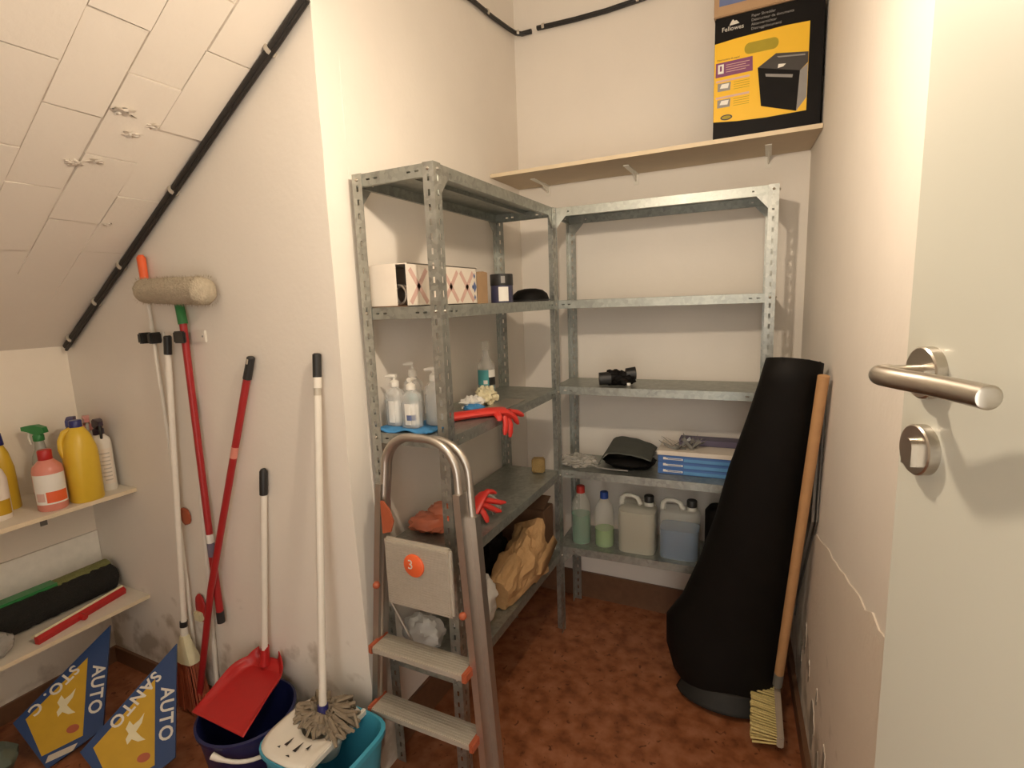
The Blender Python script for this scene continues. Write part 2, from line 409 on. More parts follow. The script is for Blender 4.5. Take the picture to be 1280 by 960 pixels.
# baseboards
bh, bt = .075, .012
struct('baseboard_back', MB().b2((XC, YK-bt, 0), (rwx(YK), YK, .145)), M_base)  # real baseboard made taller; its upper part stands in for shade below the shelf
struct('baseboard_alcove', MB().b2((XC, YB-.0, 0), (XC+bt, YK-bt, .145)), M_base)  # same extra height, brown tile colour covering the shaded foot of the wall
struct('baseboard_partition', MB().b2((XL, YB-bt, 0), (XC+.02, YB, bh)), M_base)
struct('baseboard_left', MB().b2((XL, YR, 0), (XL+bt, YB-bt, bh)), M_base)
struct('baseboard_right', MB().prism([(rwx(YK-bt), YK-bt), (rwx(YK-bt)-.02, YK-bt), (rwx(ys)-.02, ys), (rwx(ys), ys)], bh), M_base, smooth=False)

# ragged old plaster layer low on the right wall
random.seed(11)
wdir = Vector((RS, 1, 0)).normalized()
base_pt = Vector((rwx(0), 0, 0))
edge = []
for i in range(27):
    yy = .80 - i*.055
    top = .815 + (.47-yy)*.19 if yy < .50 else .81-(yy-.50)*.9
    edge.append((yy, max(.20, top + .02*noise.noise(Vector((yy*14, 3, 0))))))
polyp = [(edge[0][0], bh)] + edge + [(edge[-1][0], bh)]
mbp = MB().prism(polyp, -.0035, base_pt, wdir, (0, 0, 1))
pat = struct('trim_2', mbp, M_plasterpatch, smooth=False)
pat['label'] = 'ragged old plaster layer low on the right wall'
M_bare = mat('bare_mortar', (.30, .27, .22), .9, var=.25, scale=40, bump=.5, bscale=120)
for i, (yy, zz, hy, hz) in enumerate([(.58, .36, .020, .055), (.47, .31, .014, .040), (.36, .20, .050, .075), (.24, .15, .022, .055), (.14, .24, .020, .075), (.07, .17, .030, .060), (-.04, .20, .018, .070), (.66, .24, .018, .050), (.30, .34, .010, .030)]):
    pl = []
    for k in range(18):
        a = 2*PI*k/18; f = 1+.55*noise.noise(Vector((math.cos(a)*1.6, math.sin(a)*1.6, i*3.1)))
        pl.append((yy+hy*f*math.cos(a)+.25*hz*f*math.sin(a)*-.5, max(bh+.002, zz+hz*f*math.sin(a))))
    struct('bare_patch', MB().prism(pl, -.0042, base_pt, wdir, (0, 0, 1)), M_bare, pat, smooth=False)
    lip_ = MB().tube([base_pt+wdir*q[0]+Vector((-.004, 0, q[1])) for q in pl[3:11]], .0018, 5)
    struct('plaster_flake', lip_, M_plasterpatch, pat)

# ================================================================== bare bulb hanging from the slope (out of view, lights the room)
lb = Thing('pendant_bulb', BULB_POS, 'bare pendant light bulb on a cord above the room', 'lamp')
lb.part('bulb', MB().lathe([(.003, -.026), (.013, -.023), (.021, -.012), (.023, 0), (.021, .014), (.016, .030), (.014, .042)], BULB_POS, 24), bulb_mat())
lb.part('socket', MB().lathe([(.016, .042), (.017, .044), (.017, .085), (.008, .095)], BULB_POS, 20), M_white)
lb.part('cord', MB().tube([BULB_POS+Vector((0, 0, .09)), Vector((BULB_POS.x, BULB_POS.y, slope_z(BULB_POS.x)))], .003, 8), M_white)

# ================================================================== door standing open on the right
A = math.radians(17)
dt = Vector((math.sin(A), -math.cos(A), 0)); dn = Vector((-math.cos(A), -math.sin(A), 0)); up = Vector((0, 0, 1))
DE = Vector((1.3814, -.8099, 0)) - dt*.0436          # free edge of the door, front face
dr = Thing('door_1', (DE.x, DE.y, 0.45), kind='structure')
dr.o['label'] = 'cream painted door standing open at the right edge'
DW = .84
dr.part('door_leaf', MB().prism([(0, .47), (DW, .47), (DW, 2.49), (0, 2.49)], -.04, DE, dt, up), M_door, smooth=False)
def disc(c, r, th, n=32, r2=None):
    m_ = MB(); r2 = r2 or r
    rings = []
    for rr, d in [(r, 0), (r, th-.0015), (r-.0015, th), (.001, th)]:
        rings.append([c + dn*d + dt*(rr*math.cos(2*PI*k/n)) + up*(rr*math.sin(2*PI*k/n)) for k in range(n)])
    return m_.loft(rings, True)
H = DE + dt*.0436; HZ = Vector((H.x, H.y, 1.5345)); KZ = Vector((H.x, H.y, 1.4554))
dr.part('handle_rose', disc(HZ, .026, .011), M_steel)
r_ = .0098
path = [HZ + dn*.006, HZ + dn*.036]
for k in range(1, 8):
    a = PI/2*k/7
    path.append(HZ + dn*(.036+.017*math.sin(a)) + dt*(.017*(1-math.cos(a))))
for d_, o_ in ((.035, .0500), (.052, .0460), (.066, .0425), (.080, .0400), (.100, .0380), (.120, .0365), (.134, .0360), (.1355, .0360)):
    path.append(HZ + dt*d_ + dn*o_)
dr.part('lever_handle', MB().tube(path, [r_*.85, r_*.85]+[r_]*(len(path)-3)+[r_*.8], 20), M_steel)
kr = dr.part('key_rose', disc(KZ, .026, .011), M_steel)
cyl = MB().prism([(-.0085, -.016), (.0085, -.016), (.0085, .004)] + [(.0085*math.cos(a*PI/8), .004+.0085*math.sin(a*PI/8)) for a in range(1, 8)] + [(-.0085, .004)], .006, KZ+dn*.011, dt, up)
cyl.xf(dr.inv); cy = mesh_obj('lock_cylinder', cyl, M_steel); cy.parent = kr

# ================================================================== slotted-angle shelving
def strip_slots(mb, o, ex, ey, wd, ln, slots, sw, sh):
    """flat strip (width wd along ex, length ln along ey) with rectangular slots centred at the given lengths"""
    o, ex, ey = Vector(o), Vector(ex), Vector(ey)
    c0, c1 = wd/2-sw/2, wd/2+sw/2
    cuts = [0.0]
    for s_ in slots: cuts += [s_-sh/2, s_+sh/2]
    cuts.append(ln)
    V = lambda x, y: o+ex*x+ey*y
    vs, fs = [], []
    for y in cuts:
        for x in (0, c0, c1, wd): vs.append(V(x, y))
    for i in range(len(cuts)-1):
        a = i*4; b = a+4
        fs.append((a, a+1, b+1, b)); fs.append((a+2, a+3, b+3, b+2))
        if i % 2 == 0: fs.append((a+1, a+2, b+2, b+1))
    return mb.add(vs, fs)
def shelving(name, label, origin, rz, DX, DY, top, levels, group, gusset_levels):
    """unit with its footprint DX x DY from the local origin (local x, y)"""
    T = Thing(name, origin, label, 'shelving unit', group, rz)
    PW, PT, LIP = .036, .002, .036
    slots = [.028 + .0405*i for i in range(int((top-.03)/.0405))]
    for (x, sx) in ((0, 1), (DX, -1)):
        for (y, sy) in ((0, 1), (DY, -1)):
            m_ = MB()
            strip_slots(m_, (x, y, 0), (sx, 0, 0), (0, 0, 1), PW, top, slots, .0075, .018)
            strip_slots(m_, (x, y, 0), (0, sy, 0), (0, 0, 1), PW, top, slots, .0075, .018)
            T.part('post', m_, M_galv, local=True, smooth=False, solid=PT)
    i_ = .003
    for z in levels:
        m_ = MB()
        x0, x1, y0, y1 = i_, DX-i_, i_, DY-i_
        m_.add([(x0, y0, z), (x1, y0, z), (x1, y1, z), (x0, y1, z)], [(0, 1, 2, 3)])
        Lx, Ly = x1-x0, y1-y0
        es = lambda L_: [.055, .083, L_-.083, L_-.055]
        strip_slots(m_, (x0, y0, z-LIP), (0, 0, 1), (1, 0, 0), LIP, Lx, es(Lx), .005, .013)
        strip_slots(m_, (x0, y1, z-LIP), (0, 0, 1), (1, 0, 0), LIP, Lx, es(Lx), .005, .013)
        strip_slots(m_, (x0, y0, z-LIP), (0, 0, 1), (0, 1, 0), LIP, Ly, es(Ly), .005, .013)
        strip_slots(m_, (x1, y0, z-LIP), (0, 0, 1), (0, 1, 0), LIP, Ly, es(Ly), .005, .013)
        # inward return flanges and a stiffening fold beneath
        rf = .012; zb = z-LIP
        for (a, b) in (((x0, y0), (x1, y0+rf)), ((x0, y1-rf), (x1, y1)), ((x0, y0), (x0+rf, y1)), ((x1-rf, y0), (x1, y1))):
            m_.add([(a[0], a[1], zb), (b[0], a[1], zb), (b[0], b[1], zb), (a[0], b[1], zb)], [(0, 1, 2, 3)])
        if Ly > Lx: m_.b2((DX/2-.012, y0+.02, z-.014), (DX/2+.012, y1-.02, z-.001))
        else: m_.b2((x0+.02, DY/2-.012, z-.014), (x1-.02, DY/2+.012, z-.001))
        T.part('shelf', m_, M_shelfplate, local=True, smooth=False, solid=.0014)
    GS = .085
    for z in gusset_levels:
        for (x, sx) in ((0, 1), (DX, -1)):
            for (y, sy) in ((0, 1), (DY, -1)):
                g = MB()
                e = .0028
                # long side and short side plates, lying inside the posts
                tri = [(.004, z-.003), (GS, z-.003), (GS, z-.028), (.034, z-GS), (.004, z-GS)]
                if DX > DY: g.prism(tri, .0018, (x, y+sy*e, 0), (sx, 0, 0), (0, 0, 1))
                else: g.prism(tri, .0018, (x+sx*e, y, 0), (0, sy, 0), (0, 0, 1))
                T.part('gusset', g, M_galv, local=True, smooth=False)
    bolt = None
    for z in levels:
        for (x, sx) in ((0, 1), (DX, -1)):
            for (y, sy) in ((0, 1), (DY, -1)):
                for (dx, dy, n_) in ((.018, 0, 'y'), (0, .018, 'x')):
                    c = Vector((x+sx*dx, y+sy*dy, z-.016)) + (Vector((0, -sy*.002, 0)) if n_ == 'y' else Vector((-sx*.002, 0, 0)))
                    if bolt is None: bolt = T.part('bolt', MB().blob((0, 0, 0), (.005, .005, .005), 0, 1, 0, 8, 6), M_steel, local=True); bolt.location = c
                    else: q = bolt.copy(); COL.objects.link(q); q.parent = T.o; q.location = c
    return T
U1X, U1Y = .0824, -.1482
Z1 = [2.013, 1.614, 1.2157, .8199, .418]
U1 = shelving('shelving_unit', 'galvanised slotted-angle shelving unit standing lengthways along the left alcove wall, behind the ladder', (U1X, U1Y, 0), 0, .293, .9476, 2.0147, Z1, 'slotted-angle shelving units', [2.013])
A2 = .036
Z2 = [2.015, 1.6137, 1.2219, .8215, .435]
U2 = shelving('shelving_unit', 'galvanised slotted-angle shelving unit against the back wall beside the black roll', (.342, .8055, 0), A2, .912, .283, 2.017, Z2, 'slotted-angle shelving units', [2.015, .435])

# ================================================================== plank shelf on the back wall with brackets
PZ = 2.1834
pk = Thing('plank_shelf', (.7, YK, PZ), 'long pale plywood plank shelf high on the back wall', 'shelf')
yf = YK-.318
pk.part('plank', MB().prism([(XC+.001, yf), (rwx(yf)-.002, yf), (rwx(YK)-.002, YK-.001), (XC+.001, YK-.001)], .016, (0, 0, PZ)), M_ply, smooth=False)
pk.part('edge_band', MB().b2((XC+.001, yf-.002, PZ), (rwx(yf)-.002, yf, PZ+.016)), M_plyedge)
for bx in (.215, .655, 1.21):
    b = MB().b2((bx-.012, YK-.004, PZ-.050), (bx+.012, YK-.001, PZ-.001)).b2((bx-.012, YK-.20, PZ-.004), (bx+.012, YK-.001, PZ-.0005))
    b.add([(bx-.003, YK-.004, PZ-.035), (bx+.003, YK-.004, PZ-.035), (bx+.003, YK-.09, PZ-.004), (bx-.003, YK-.09, PZ-.004), (bx-.003, YK-.004, PZ-.004), (bx+.003, YK-.004, PZ-.004)],
          [(0, 1, 2, 3), (0, 3, 4), (1, 5, 2), (3, 2, 5, 4), (0, 4, 5, 1)])
    pk.part('bracket', b, M_white, smooth=False)

# ------------------------------------------------------------------ shredder carton and the box on it
YC = .83; zc0 = PZ+.0162
ct = Thing('shredder_carton', (1.2, 1.0, zc0), 'yellow and black printed carton picturing a paper shredder, on the plank shelf', 'carton')
CX0, CX1, CT = 1.016, 1.374, 2.628
ct.part('box_body', MB().b2((CX0, YC, zc0), (CX1, YK-.03, CT), .003), M_carton_k)
def pr_(poly, m, d=1, name='print', lab=None):
    return ct.part(name, MB().prism(poly, .0004*d, (0, YC-.0001, 0), (1, 0, 0), (0, 0, 1)), m, smooth=False, label=lab)
YR_ = 1.329
yel = [(CX0+.001, 2.266), (1.10, 2.258), (1.20, 2.254), (YR_, 2.256), (YR_, 2.549), (1.25, 2.552), (1.17, 2.549), (1.09, 2.546), (CX0+.001, 2.540)]
pr_(yel, M_carton_y, 1, 'yellow_panel')
def rr_(x0, x1, z0, z1, r):
    out = []
    for cx, cz, a0 in ((x1-r, z1-r, 0), (x0+r, z1-r, 90), (x0+r, z0+r, 180), (x1-r, z0+r, 270)):
        for k in range(6):
            a = math.radians(a0+18*k); out.append((cx+r*math.cos(a), cz+r*math.sin(a)))
    return out
pr_(rr_(1.120, 1.232, 2.483, 2.521, .017), M_olivehole, 2, 'hand_hole')
pr_([(1.022, 2.422), (1.150, 2.424), (1.148, 2.474), (1.022, 2.472)], M_purple, 2, 'purple_panel')
pr_([(1.030, 2.434), (1.050, 2.434), (1.050, 2.466), (1.030, 2.466)], M_labelw, 3, 'pictogram')
pr_([(1.0365, 2.442), (1.0435, 2.442), (1.0435, 2.460), (1.0365, 2.460)], M_purple, 4, 'pictogram')
for k in range(4): pr_([(1.058, 2.460-.008*k), (1.138-.012*(k % 2), 2.4605-.008*k), (1.138-.012*(k % 2), 2.4625-.008*k), (1.058, 2.462-.008*k)], M_pinkprint, 3, 'small_print')
for zz in (2.392, 2.334):
    pr_([(1.024, zz+.012), (1.140, zz+.014), (1.140, zz+.021), (1.024, zz+.019)], M_pinkprint, 2, 'small_print')
    pr_([(1.030, zz-.020), (1.074, zz-.020), (1.076, zz+.008), (1.030, zz+.008)], M_grey, 3, 'picture')
    pr_([(1.038, zz-.010), (1.066, zz-.012), (1.070, zz+.004), (1.044, zz+.004)], M_labelw, 4, 'picture')
    for k in range(4): pr_([(1.086, zz+.004-.008*k), (1.140, zz+.0045-.008*k), (1.140, zz+.006-.008*k), (1.086, zz+.0055-.008*k)], M_olivehole, 2, 'small_print')
pr_([(1.063+.021*math.cos(a*PI/10), 2.277+.010*math.sin(a*PI/10)) for a in range(20)], M_dgrey, 2, 'round_badge')
pr_([(1.063+.016*math.cos(a*PI/10), 2.277+.006*math.sin(a*PI/10)) for a in range(20)], M_olivehole, 3, 'round_badge')
# picture of the shredder
pr_([(1.166, 2.429), (1.225, 2.466), (YR_-.001, 2.450), (YR_-.001, 2.415), (1.304, 2.393)], M_dgrey, 2, 'shredder_picture')
pr_([(1.166, 2.429), (1.304, 2.393), (1.297, 2.259), (1.181, 2.296)], M_carton_k, 3, 'shredder_picture')
pr_([(1.304, 2.393), (YR_-.001, 2.412), (YR_-.001, 2.300), (1.297, 2.259)], M_grey, 3, 'shredder_picture')
pr_([(1.228, 2.455), (1.318, 2.445), (1.318, 2.440), (1.234, 2.450)], M_grey, 4, 'shredder_picture')
pr_([(1.192, 2.404), (1.282, 2.384), (1.280, 2.374), (1.194, 2.394)], M_grey, 4, 'shredder_picture')
pr_([(1.234, 2.428), (1.258, 2.425), (1.250, 2.417), (1.232, 2.415)], M_labelw, 4, 'shredder_picture')
exn = Vector((1, 0, 0)); ezn = Vector((0, 0, 1))
yt = YC-.0006
ct.part('lettering', text_mb('Fellowes', .0215, (1.040, yt, 2.577), exn, ezn), M_letter, smooth=False)
pr_([(1.066, 2.594), (1.072, 2.606), (1.078, 2.613), (1.084, 2.606), (1.090, 2.608), (1.100, 2.596)], M_letter, 2, 'emblem')
for k, l in enumerate(('Paper Shredder', 'Destructeur de documents', 'Aktenvernichter', 'Distruggidocumenti')):
    ct.part('lettering', text_mb(l, .0125, (1.140, yt, 2.606-.0145*k), exn, ezn), M_grey, smooth=False)
ct.part('lettering', text_mb('Destructora de papel', .009, (1.026, yt, 2.4785), exn, ezn), M_dgrey, smooth=False)
b2_ = Thing('cardboard_box', (1.15, 1.0, CT), 'plain brown cardboard box with a blue print, on top of the yellow carton', 'box')
b2_.part('box_body', MB().b2((1.012, YC-.006, CT+.0005), (1.30, YK-.05, CT+.22), .003), M_card)
b2_.part('print', MB().b2((1.030, YC-.0068, CT+.035), (1.28, YC-.0061, CT+.19)), M_blueprint)

# ================================================================== cables along the walls
def cable(name, pts, label, r=.011, clips=()):
    T = Thing(name, pts[0], label, 'cable', 'black cables clipped to the walls')
    T.part('sheath', MB().tube(pts, r, 10), M_cable)
    T.part('second_wire', MB().tube([Vector(q)+Vector((.004, -.004, -r*1.1)) for q in pts], r*.45, 8), M_cable)
    for c, ax in clips:
        c = Vector(c); ax = Vector(ax).normalized()
        T.part('clip', MB().tube([c-ax*.006, c+ax*.006], r*1.45, 10), M_clip)
    return T
cp = []
for i in range(13):
    x = -1.475 + i*(1.53/12)
    cp.append((x, YB-.014, slope_z(x)-.022+.003*noise.noise(Vector((x*5, 0, 0)))))
adir = (1, 0, .6314)
cable('wall_cable', cp, 'thick black cable running up the joint of the sloping ceiling and wall', .0135,
      [((x, YB-.014, slope_z(x)-.022), adir) for x in (-1.42, -1.19, -.985, -.62, -.10)])
cable('wall_cable', [(XC+.012, .50, 2.84), (XC+.012, .68, 2.872), (XC+.012, .87, 2.885), (XC+.012, 1.04, 2.905), (XC+.02, 1.10, 2.908), (.10, YK-.012, 2.906), (.152, YK-.012, 2.906)],
      'black cable sagging along the left alcove wall into the corner', .010, [((XC+.012, .82, 2.882), (0, 1, 0)), ((XC+.03, 1.112, 2.908), (1, .4, 0))])
cable('wall_cable', [(.182, YK-.012, 2.912), (.26, YK-.012, 2.909), (.374, YK-.012, 2.905), (.52, YK-.012, 2.905), (.70, YK-.012, 2.915), (1.0, YK-.012, 2.95)],
      'black cable running along the top of the back wall', .010, [((.215, YK-.012, 2.911), (1, 0, 0)), ((.665, YK-.012, 2.913), (1, 0, 0))])

# ================================================================== folded step ladder in front of the left unit
LD = Thing('step_ladder', (.30, -.22, 0), 'folded aluminium three-step ladder with a hoop top and orange button', 'ladder')
ly = -.222
lx = lambda z: .168 - (1.10-z)*.112 if z < 1.10 else .168      # left rail centre
rx_ = lambda z: .452 + (1.10-z)*.052 if z < 1.10 else .452
def hoop(y, zt, ins=0):
    xl, xr = .186+ins, .447-ins
    pts = []
    R = .105
    for k in range(9):
        a = PI - PI/2*k/8; pts.append((xl+R+R*math.cos(a), y, zt-R+R*math.sin(a)))
    for k in range(9):
        a = PI/2 - PI/2*k/8; pts.append((xr-R+R*math.cos(a), y, zt-R+R*math.sin(a)))
    return pts
def rail_path(y, zt, ins=0, z0=.02):
    h = hoop(y, zt, ins)
    le = [(lx(z)+ins+.008, y, z) for z in (z0, .3, .6, .9)]; ri = [(rx_(z)-ins-.006, y, z) for z in (.9, .6, .3, z0)]
    return le + h + ri
LD.part('front_frame', MB().tube(rail_path(ly, 1.232), .0125, 14), M_alu)
LD.part('rear_frame', MB().tube(rail_path(ly+.036, 1.222, -.016), .0115, 14), M_alu)
def rail(xf, side):
    m_ = MB()
    for y0, wd in ((ly-.022, .044),):
        a, b = .02, 1.08
        w2 = .011
        vs = []
        for z in (a, b):
            x = xf(z)
            vs += [(x-w2, y0, z), (x+w2, y0, z), (x+w2, y0+wd, z), (x-w2, y0+wd, z)]
        m_.add(vs, [(0, 1, 5, 4), (1, 2, 6, 5), (2, 3, 7, 6), (3, 0, 4, 7), (4, 5, 6, 7), (3, 2, 1, 0)])
    return m_
LD.part('side_rail', rail(lambda z: lx(z)+.006, -1), M_alu, smooth=False)
LD.part('side_rail', rail(lambda z: rx_(z)-.002, 1), M_alu, smooth=False)
for xf, s_ in ((lambda z: lx(z)-.010, -1), (lambda z: rx_(z)+.018, 1)):
    m_ = MB(); vs = []
    for z in (.02, 1.0):
        x = xf(z); vs += [(x-.010, ly+.022, z), (x+.010, ly+.022, z), (x+.010, ly+.052, z), (x-.010, ly+.052, z)]
    m_.add(vs, [(0, 1, 5, 4), (1, 2, 6, 5), (2, 3, 7, 6), (3, 0, 4, 7), (4, 5, 6, 7), (3, 2, 1, 0)])
    LD.part('rear_rail', m_, M_alu, smooth=False)
for z in (.545, .318):
    x0, x1 = lx(z)+.016, rx_(z)-.012
    st = LD.part('step', MB().b2((x0, ly-.060, z-.022), (x1, ly+.020, z), .003), M_alu_step)
    rb = MB()
    for k in range(7): rb.b2((x0+.01, ly-.054+.010*k, z), (x1-.01, ly-.050+.010*k, z+.0012))
    rb.xf(LD.inv); g = mesh_obj('grip_ribs', rb, M_alu_step, smooth=False); g.parent = st; g['kind'] = 'stuff'
    for xx, s_ in ((x0, -1), (x1, 1)):
        LD.part('step_cap', MB().b2((xx-.008, ly-.063, z-.025), (xx+.008, ly+.022, z+.004), .003), M_orange2)
# folded platform with ribs and orange button
px0, px1, pz0, pz1 = .190, .432, .700, .920
pf = LD.part('platform', MB().box(((px0+px1)/2, ly-.030, (pz0+pz1)/2), (px1-px0, .022, pz1-pz0), None, .008), M_alu_step)
rb = MB()
for k in range(26):
    z = pz0+.010+k*.0078; rb.b2((px0+.012, ly-.0425, z), (px1-.012, ly-.0405, z+.0038))
rb.xf(LD.inv); g = mesh_obj('platform_ribs', rb, M_alu_step, smooth=False); g.parent = pf; g['kind'] = 'stuff'
bc = Vector((.305, ly-.0425, .850))
bt_ = MB(); n_ = 28
bt_.loft([[bc+Vector((rr*math.cos(2*PI*k/n_), -d, rr*math.sin(2*PI*k/n_))) for k in range(n_)] for rr, d in ((.036, 0), (.036, .004), (.033, .0065), (.001, .0068))])
bo = LD.part('button', bt_, M_orange)
t3 = text_mb('3', .042, bc+Vector((-.020, -.0072, -.010)), (1, 0, 0), (0, 0, 1)); t3.xf(LD.inv)
g = mesh_obj('numeral', t3, M_letter, smooth=False); g.parent = bo
for (x, z) in ((lx(.72)+.016, .745), (rx_(.72)-.014, .715)): LD.part('pivot', MB().blob((x, ly-.030, z), (.012, .012, .012), 0, 1, 0, 12, 8), M_orange2)
# orange hinge plates and feet
LD.part('hinge_plate', MB().prism([(.182, .925), (.214, .935), (.226, .970), (.214, 1.005), (.192, 1.030), (.182, 1.030)], .006, (0, ly-.023, 0), (1, 0, 0), (0, 0, 1)), M_orange2)
LD.part('hinge_plate', MB().prism([(.452, .945), (.432, .955), (.428, .985), (.436, 1.015), (.450, 1.035), (.456, 1.035)], .006, (0, ly+.02, 0), (1, 0, 0), (0, 0, 1)), M_orange2)
LD.part('spreader_bar', MB().tube([(lx(.6)+.03, ly+.03, .66), (.235, ly+.034, .50)], .004, 8), M_alu)
for xx, yy in ((lx(0)+.006, ly), (rx_(0)-.002, ly), (lx(0)-.010, ly+.037), (rx_(0)+.018, ly+.037)):
    LD.part('foot', MB().box((xx, yy, .0125), (.028, .046 if yy == ly else .034, .025), None, .004), M_black)

# ================================================================== poles against the partition wall
def pole(name, label, cat, group, parts):
    """parts: (part name, points, radius or radii, material)"""
    T = Thing(name, parts[-1][1][-1], label, cat, group)
    for pn, pts, r, m in parts: T.part(pn, MB().tube(pts, r, 14), m)
    return T
V = Vector
G = 'poles and brooms leaning on the left wall'
yb = YB
T = pole('duster_pole', 'thin pale pole with orange grip and a fluffy beige duster head near the top', 'duster', G, [
    ('grip', [(-.846, yb-.022, 1.836), (-.846, yb-.022, 1.826), (-.842, yb-.022, 1.67)], [.008, .015, .013], M_orange),
    ('shaft', [(-.842, yb-.022, 1.68), (-.834, yb-.022, 1.16), (-.850, yb-.022, .49), (-.868, yb-.024, .005)], .0075, M_whitepole)])
fl = MB(); rings = []
for i in range(29):
    t = i/28; x = -.806 + .370*t; R = .047*(1 if .06 < t < .95 else (.80 if t < .5 else .82))*(.90+.12*t)
    if i in (0, 28): R *= .55
    rings.append([V((x, yb-.062+math.cos(2*PI*k/26)*R*(1+.10*noise.noise(V((x*40, k*1.3, 2)))), 1.704-.014*t+math.sin(2*PI*k/26)*R*(1+.10*noise.noise(V((x*40, k*1.3, 9)))))) for k in range(26)])
fl.loft(rings); dh = T.part('duster_head', fl, M_fluff)
random.seed(5)
fz = MB()
for i in range(900):
    t = random.random(); x = -.804+.366*t; a = random.random()*2*PI
    R = .046*(.90+.12*t); c = V((x, yb-.062+math.cos(a)*R, 1.704-.014*t+math.sin(a)*R)); d = V((random.uniform(-.5, .5), math.cos(a), math.sin(a)))*.010
    s_ = V((.0012, 0, 0)); fz.add([c-s_, c+s_, c+d], [(0, 1, 2)])
fz.xf(T.inv); g = mesh_obj('fibres', fz, M_fluff, smooth=False); g.parent = dh; g['kind'] = 'stuff'

T = pole('broom', 'white pole broom with black end cap and orange bristle head standing on the floor', 'broom', G, [
    ('end_cap', [(-.747, yb-.026, 1.541), (-.747, yb-.026, 1.537), (-.757, yb-.027, 1.472)], [.009, .0135, .0135], M_black),
    ('shaft', [(-.757, yb-.027, 1.474), (-.848, yb-.055, .385)], .0115, M_whitepole),
    ('collar', [(-.848, yb-.055, .395), (-.850, yb-.056, .372)], .0145, M_black),
    ('collar', [(-.850, yb-.056, .372), (-.853, yb-.057, .315)], .014, M_white)])
T.part('broom_head', MB().loft([[V((-.851+dx*sx, yb-.058+dy*sy, z)) for dx, dy in [(-1, -1), (0, -1.25), (1, -1), (1.15, 0), (1, 1), (0, 1.2), (-1, 1), (-1.15, 0)]] for z, sx, sy in ((.335, .012, .012), (.300, .020, .016), (.255, .040, .022), (.225, .050, .024))]), M_cream)
br = MB()
random.seed(8)
for i in range(260):
    x = random.uniform(-1, 1); y = random.uniform(-1, 1)
    a = V((-.851+.048*x, yb-.058+.022*y, .23)); b = V((-.840+.075*x, yb-.058+.032*y, .004+random.random()*.01))
    br.tube([a, b], [.0022, .0016], 4)
T.part('bristles', br, M_orange2, kind='stuff')

T = pole('telescopic_pole', 'red pole with green grip held in the right-hand wall clip', 'pole', G, [
    ('grip', [(-.650, yb-.030, 1.670), (-.650, yb-.030, 1.662), (-.641, yb-.030, 1.582)], [.009, .015, .016], M_green),
    ('shaft', [(-.641, yb-.030, 1.584), (-.649, yb-.030, .79)], .0125, M_redpole),
    ('label_sleeve', [(-.649, yb-.030, .79), (-.649, yb-.030, .755)], .0135, M_labelw),
    ('label_sleeve', [(-.649, yb-.030, .755), (-.650, yb-.030, .70)], .0135, mat('slate_label', (.16, .14, .20), .5)),
    ('lower_shaft', [(-.650, yb-.030, .70), (-.648, yb-.030, .47)], .0135, M_redpole),
    ('tip', [(-.648, yb-.030, .472), (-.648, yb-.030, .425)], .0145, M_black)])
pole('broom_pole', 'thin white pole with black cap half hidden behind the green-gripped red pole', 'pole', G, [
    ('end_cap', [(-.670, yb-.013, 1.305), (-.672, yb-.013, 1.235)], .009, M_black),
    ('shaft', [(-.672, yb-.013, 1.237), (-.760, yb-.016, .004)], .009, M_whitepole)])
T = pole('broom_pole', 'red pole with black hanging cap leaning diagonally to the left', 'pole', G, [
    ('hanging_cap', [(-.324, yb-.018, 1.468), (-.325, yb-.018, 1.464), (-.353, yb-.020, 1.392)], [.009, .0135, .0145], M_black),
    ('shaft', [(-.353, yb-.020, 1.394), (-.640, yb-.060, .575), (-.820, yb-.066, .006)], .0125, M_redpole)])
T.part('price_sticker', MB().tube([(-.438, yb-.033, 1.15), (-.452, yb-.034, 1.11)], .0128, 14), M_pinkliq)
T.part('cap_hole', MB().box((-.328, yb-.032, 1.452), (.006, .004, .018), Matrix.Rotation(.35, 3, 'Y'), .001), M_clip)

# wall clips that hold the poles, hook, red brush
def wall_clip(x, z, plate, label):
    T = Thing('wall_clip', (x, YB, z), label, 'clip', 'tool clips screwed to the left wall')
    T.part('plate', MB().b2((plate[0], YB-.008, z-.021), (plate[1], YB-.0002, z+.021), .002), M_white)
    T.part('screw', MB().blob((plate[1]-.014 if x > -.7 else plate[0]+.05, YB-.008, z), (.004, .002, .004), 0, 1, 0, 10, 6), M_grey)
    return T
c1 = wall_clip(-.85, 1.532, (-.872, -.800), 'white wall clip with two black rubber jaws on the thin pale pole')
for dx in (-.880, -.822): c1.part('jaw', MB().b2((dx-.013, YB-.050, 1.512), (dx+.013, YB-.006, 1.553), .005), M_black)
c2 = wall_clip(-.62, 1.536, (-.640, -.562), 'white wall clip with black rubber jaw gripping the red pole')
c2.part('jaw', MB().b2((-.664, YB-.054, 1.515), (-.610, YB-.043, 1.557), .004), M_black)
c2.part('jaw', MB().b2((-.672, YB-.054, 1.515), (-.657, YB-.006, 1.557), .004), M_black)
single('wall_hook', MB().blob((-.822, YB-.007, .825), (.034, .007, .036), .12, 3, 2, 20, 12), M_orange2, 'small round orange suction hook on the wall behind the white pole', 'hook')
T = Thing('scrub_brush', (-.797, YB-.012, .37), 'small red plastic brush hanging on the wall between the white poles', 'brush')
T.part('brush_body', MB().blob((-.795, YB-.012, .44), (.032, .010, .062), .05, 2, 1, 20, 14), M_red)
T.part('bristle_pad', MB().b2((-.815, YB-.034, .392), (-.775, YB-.012, .430), .004), M_cream)

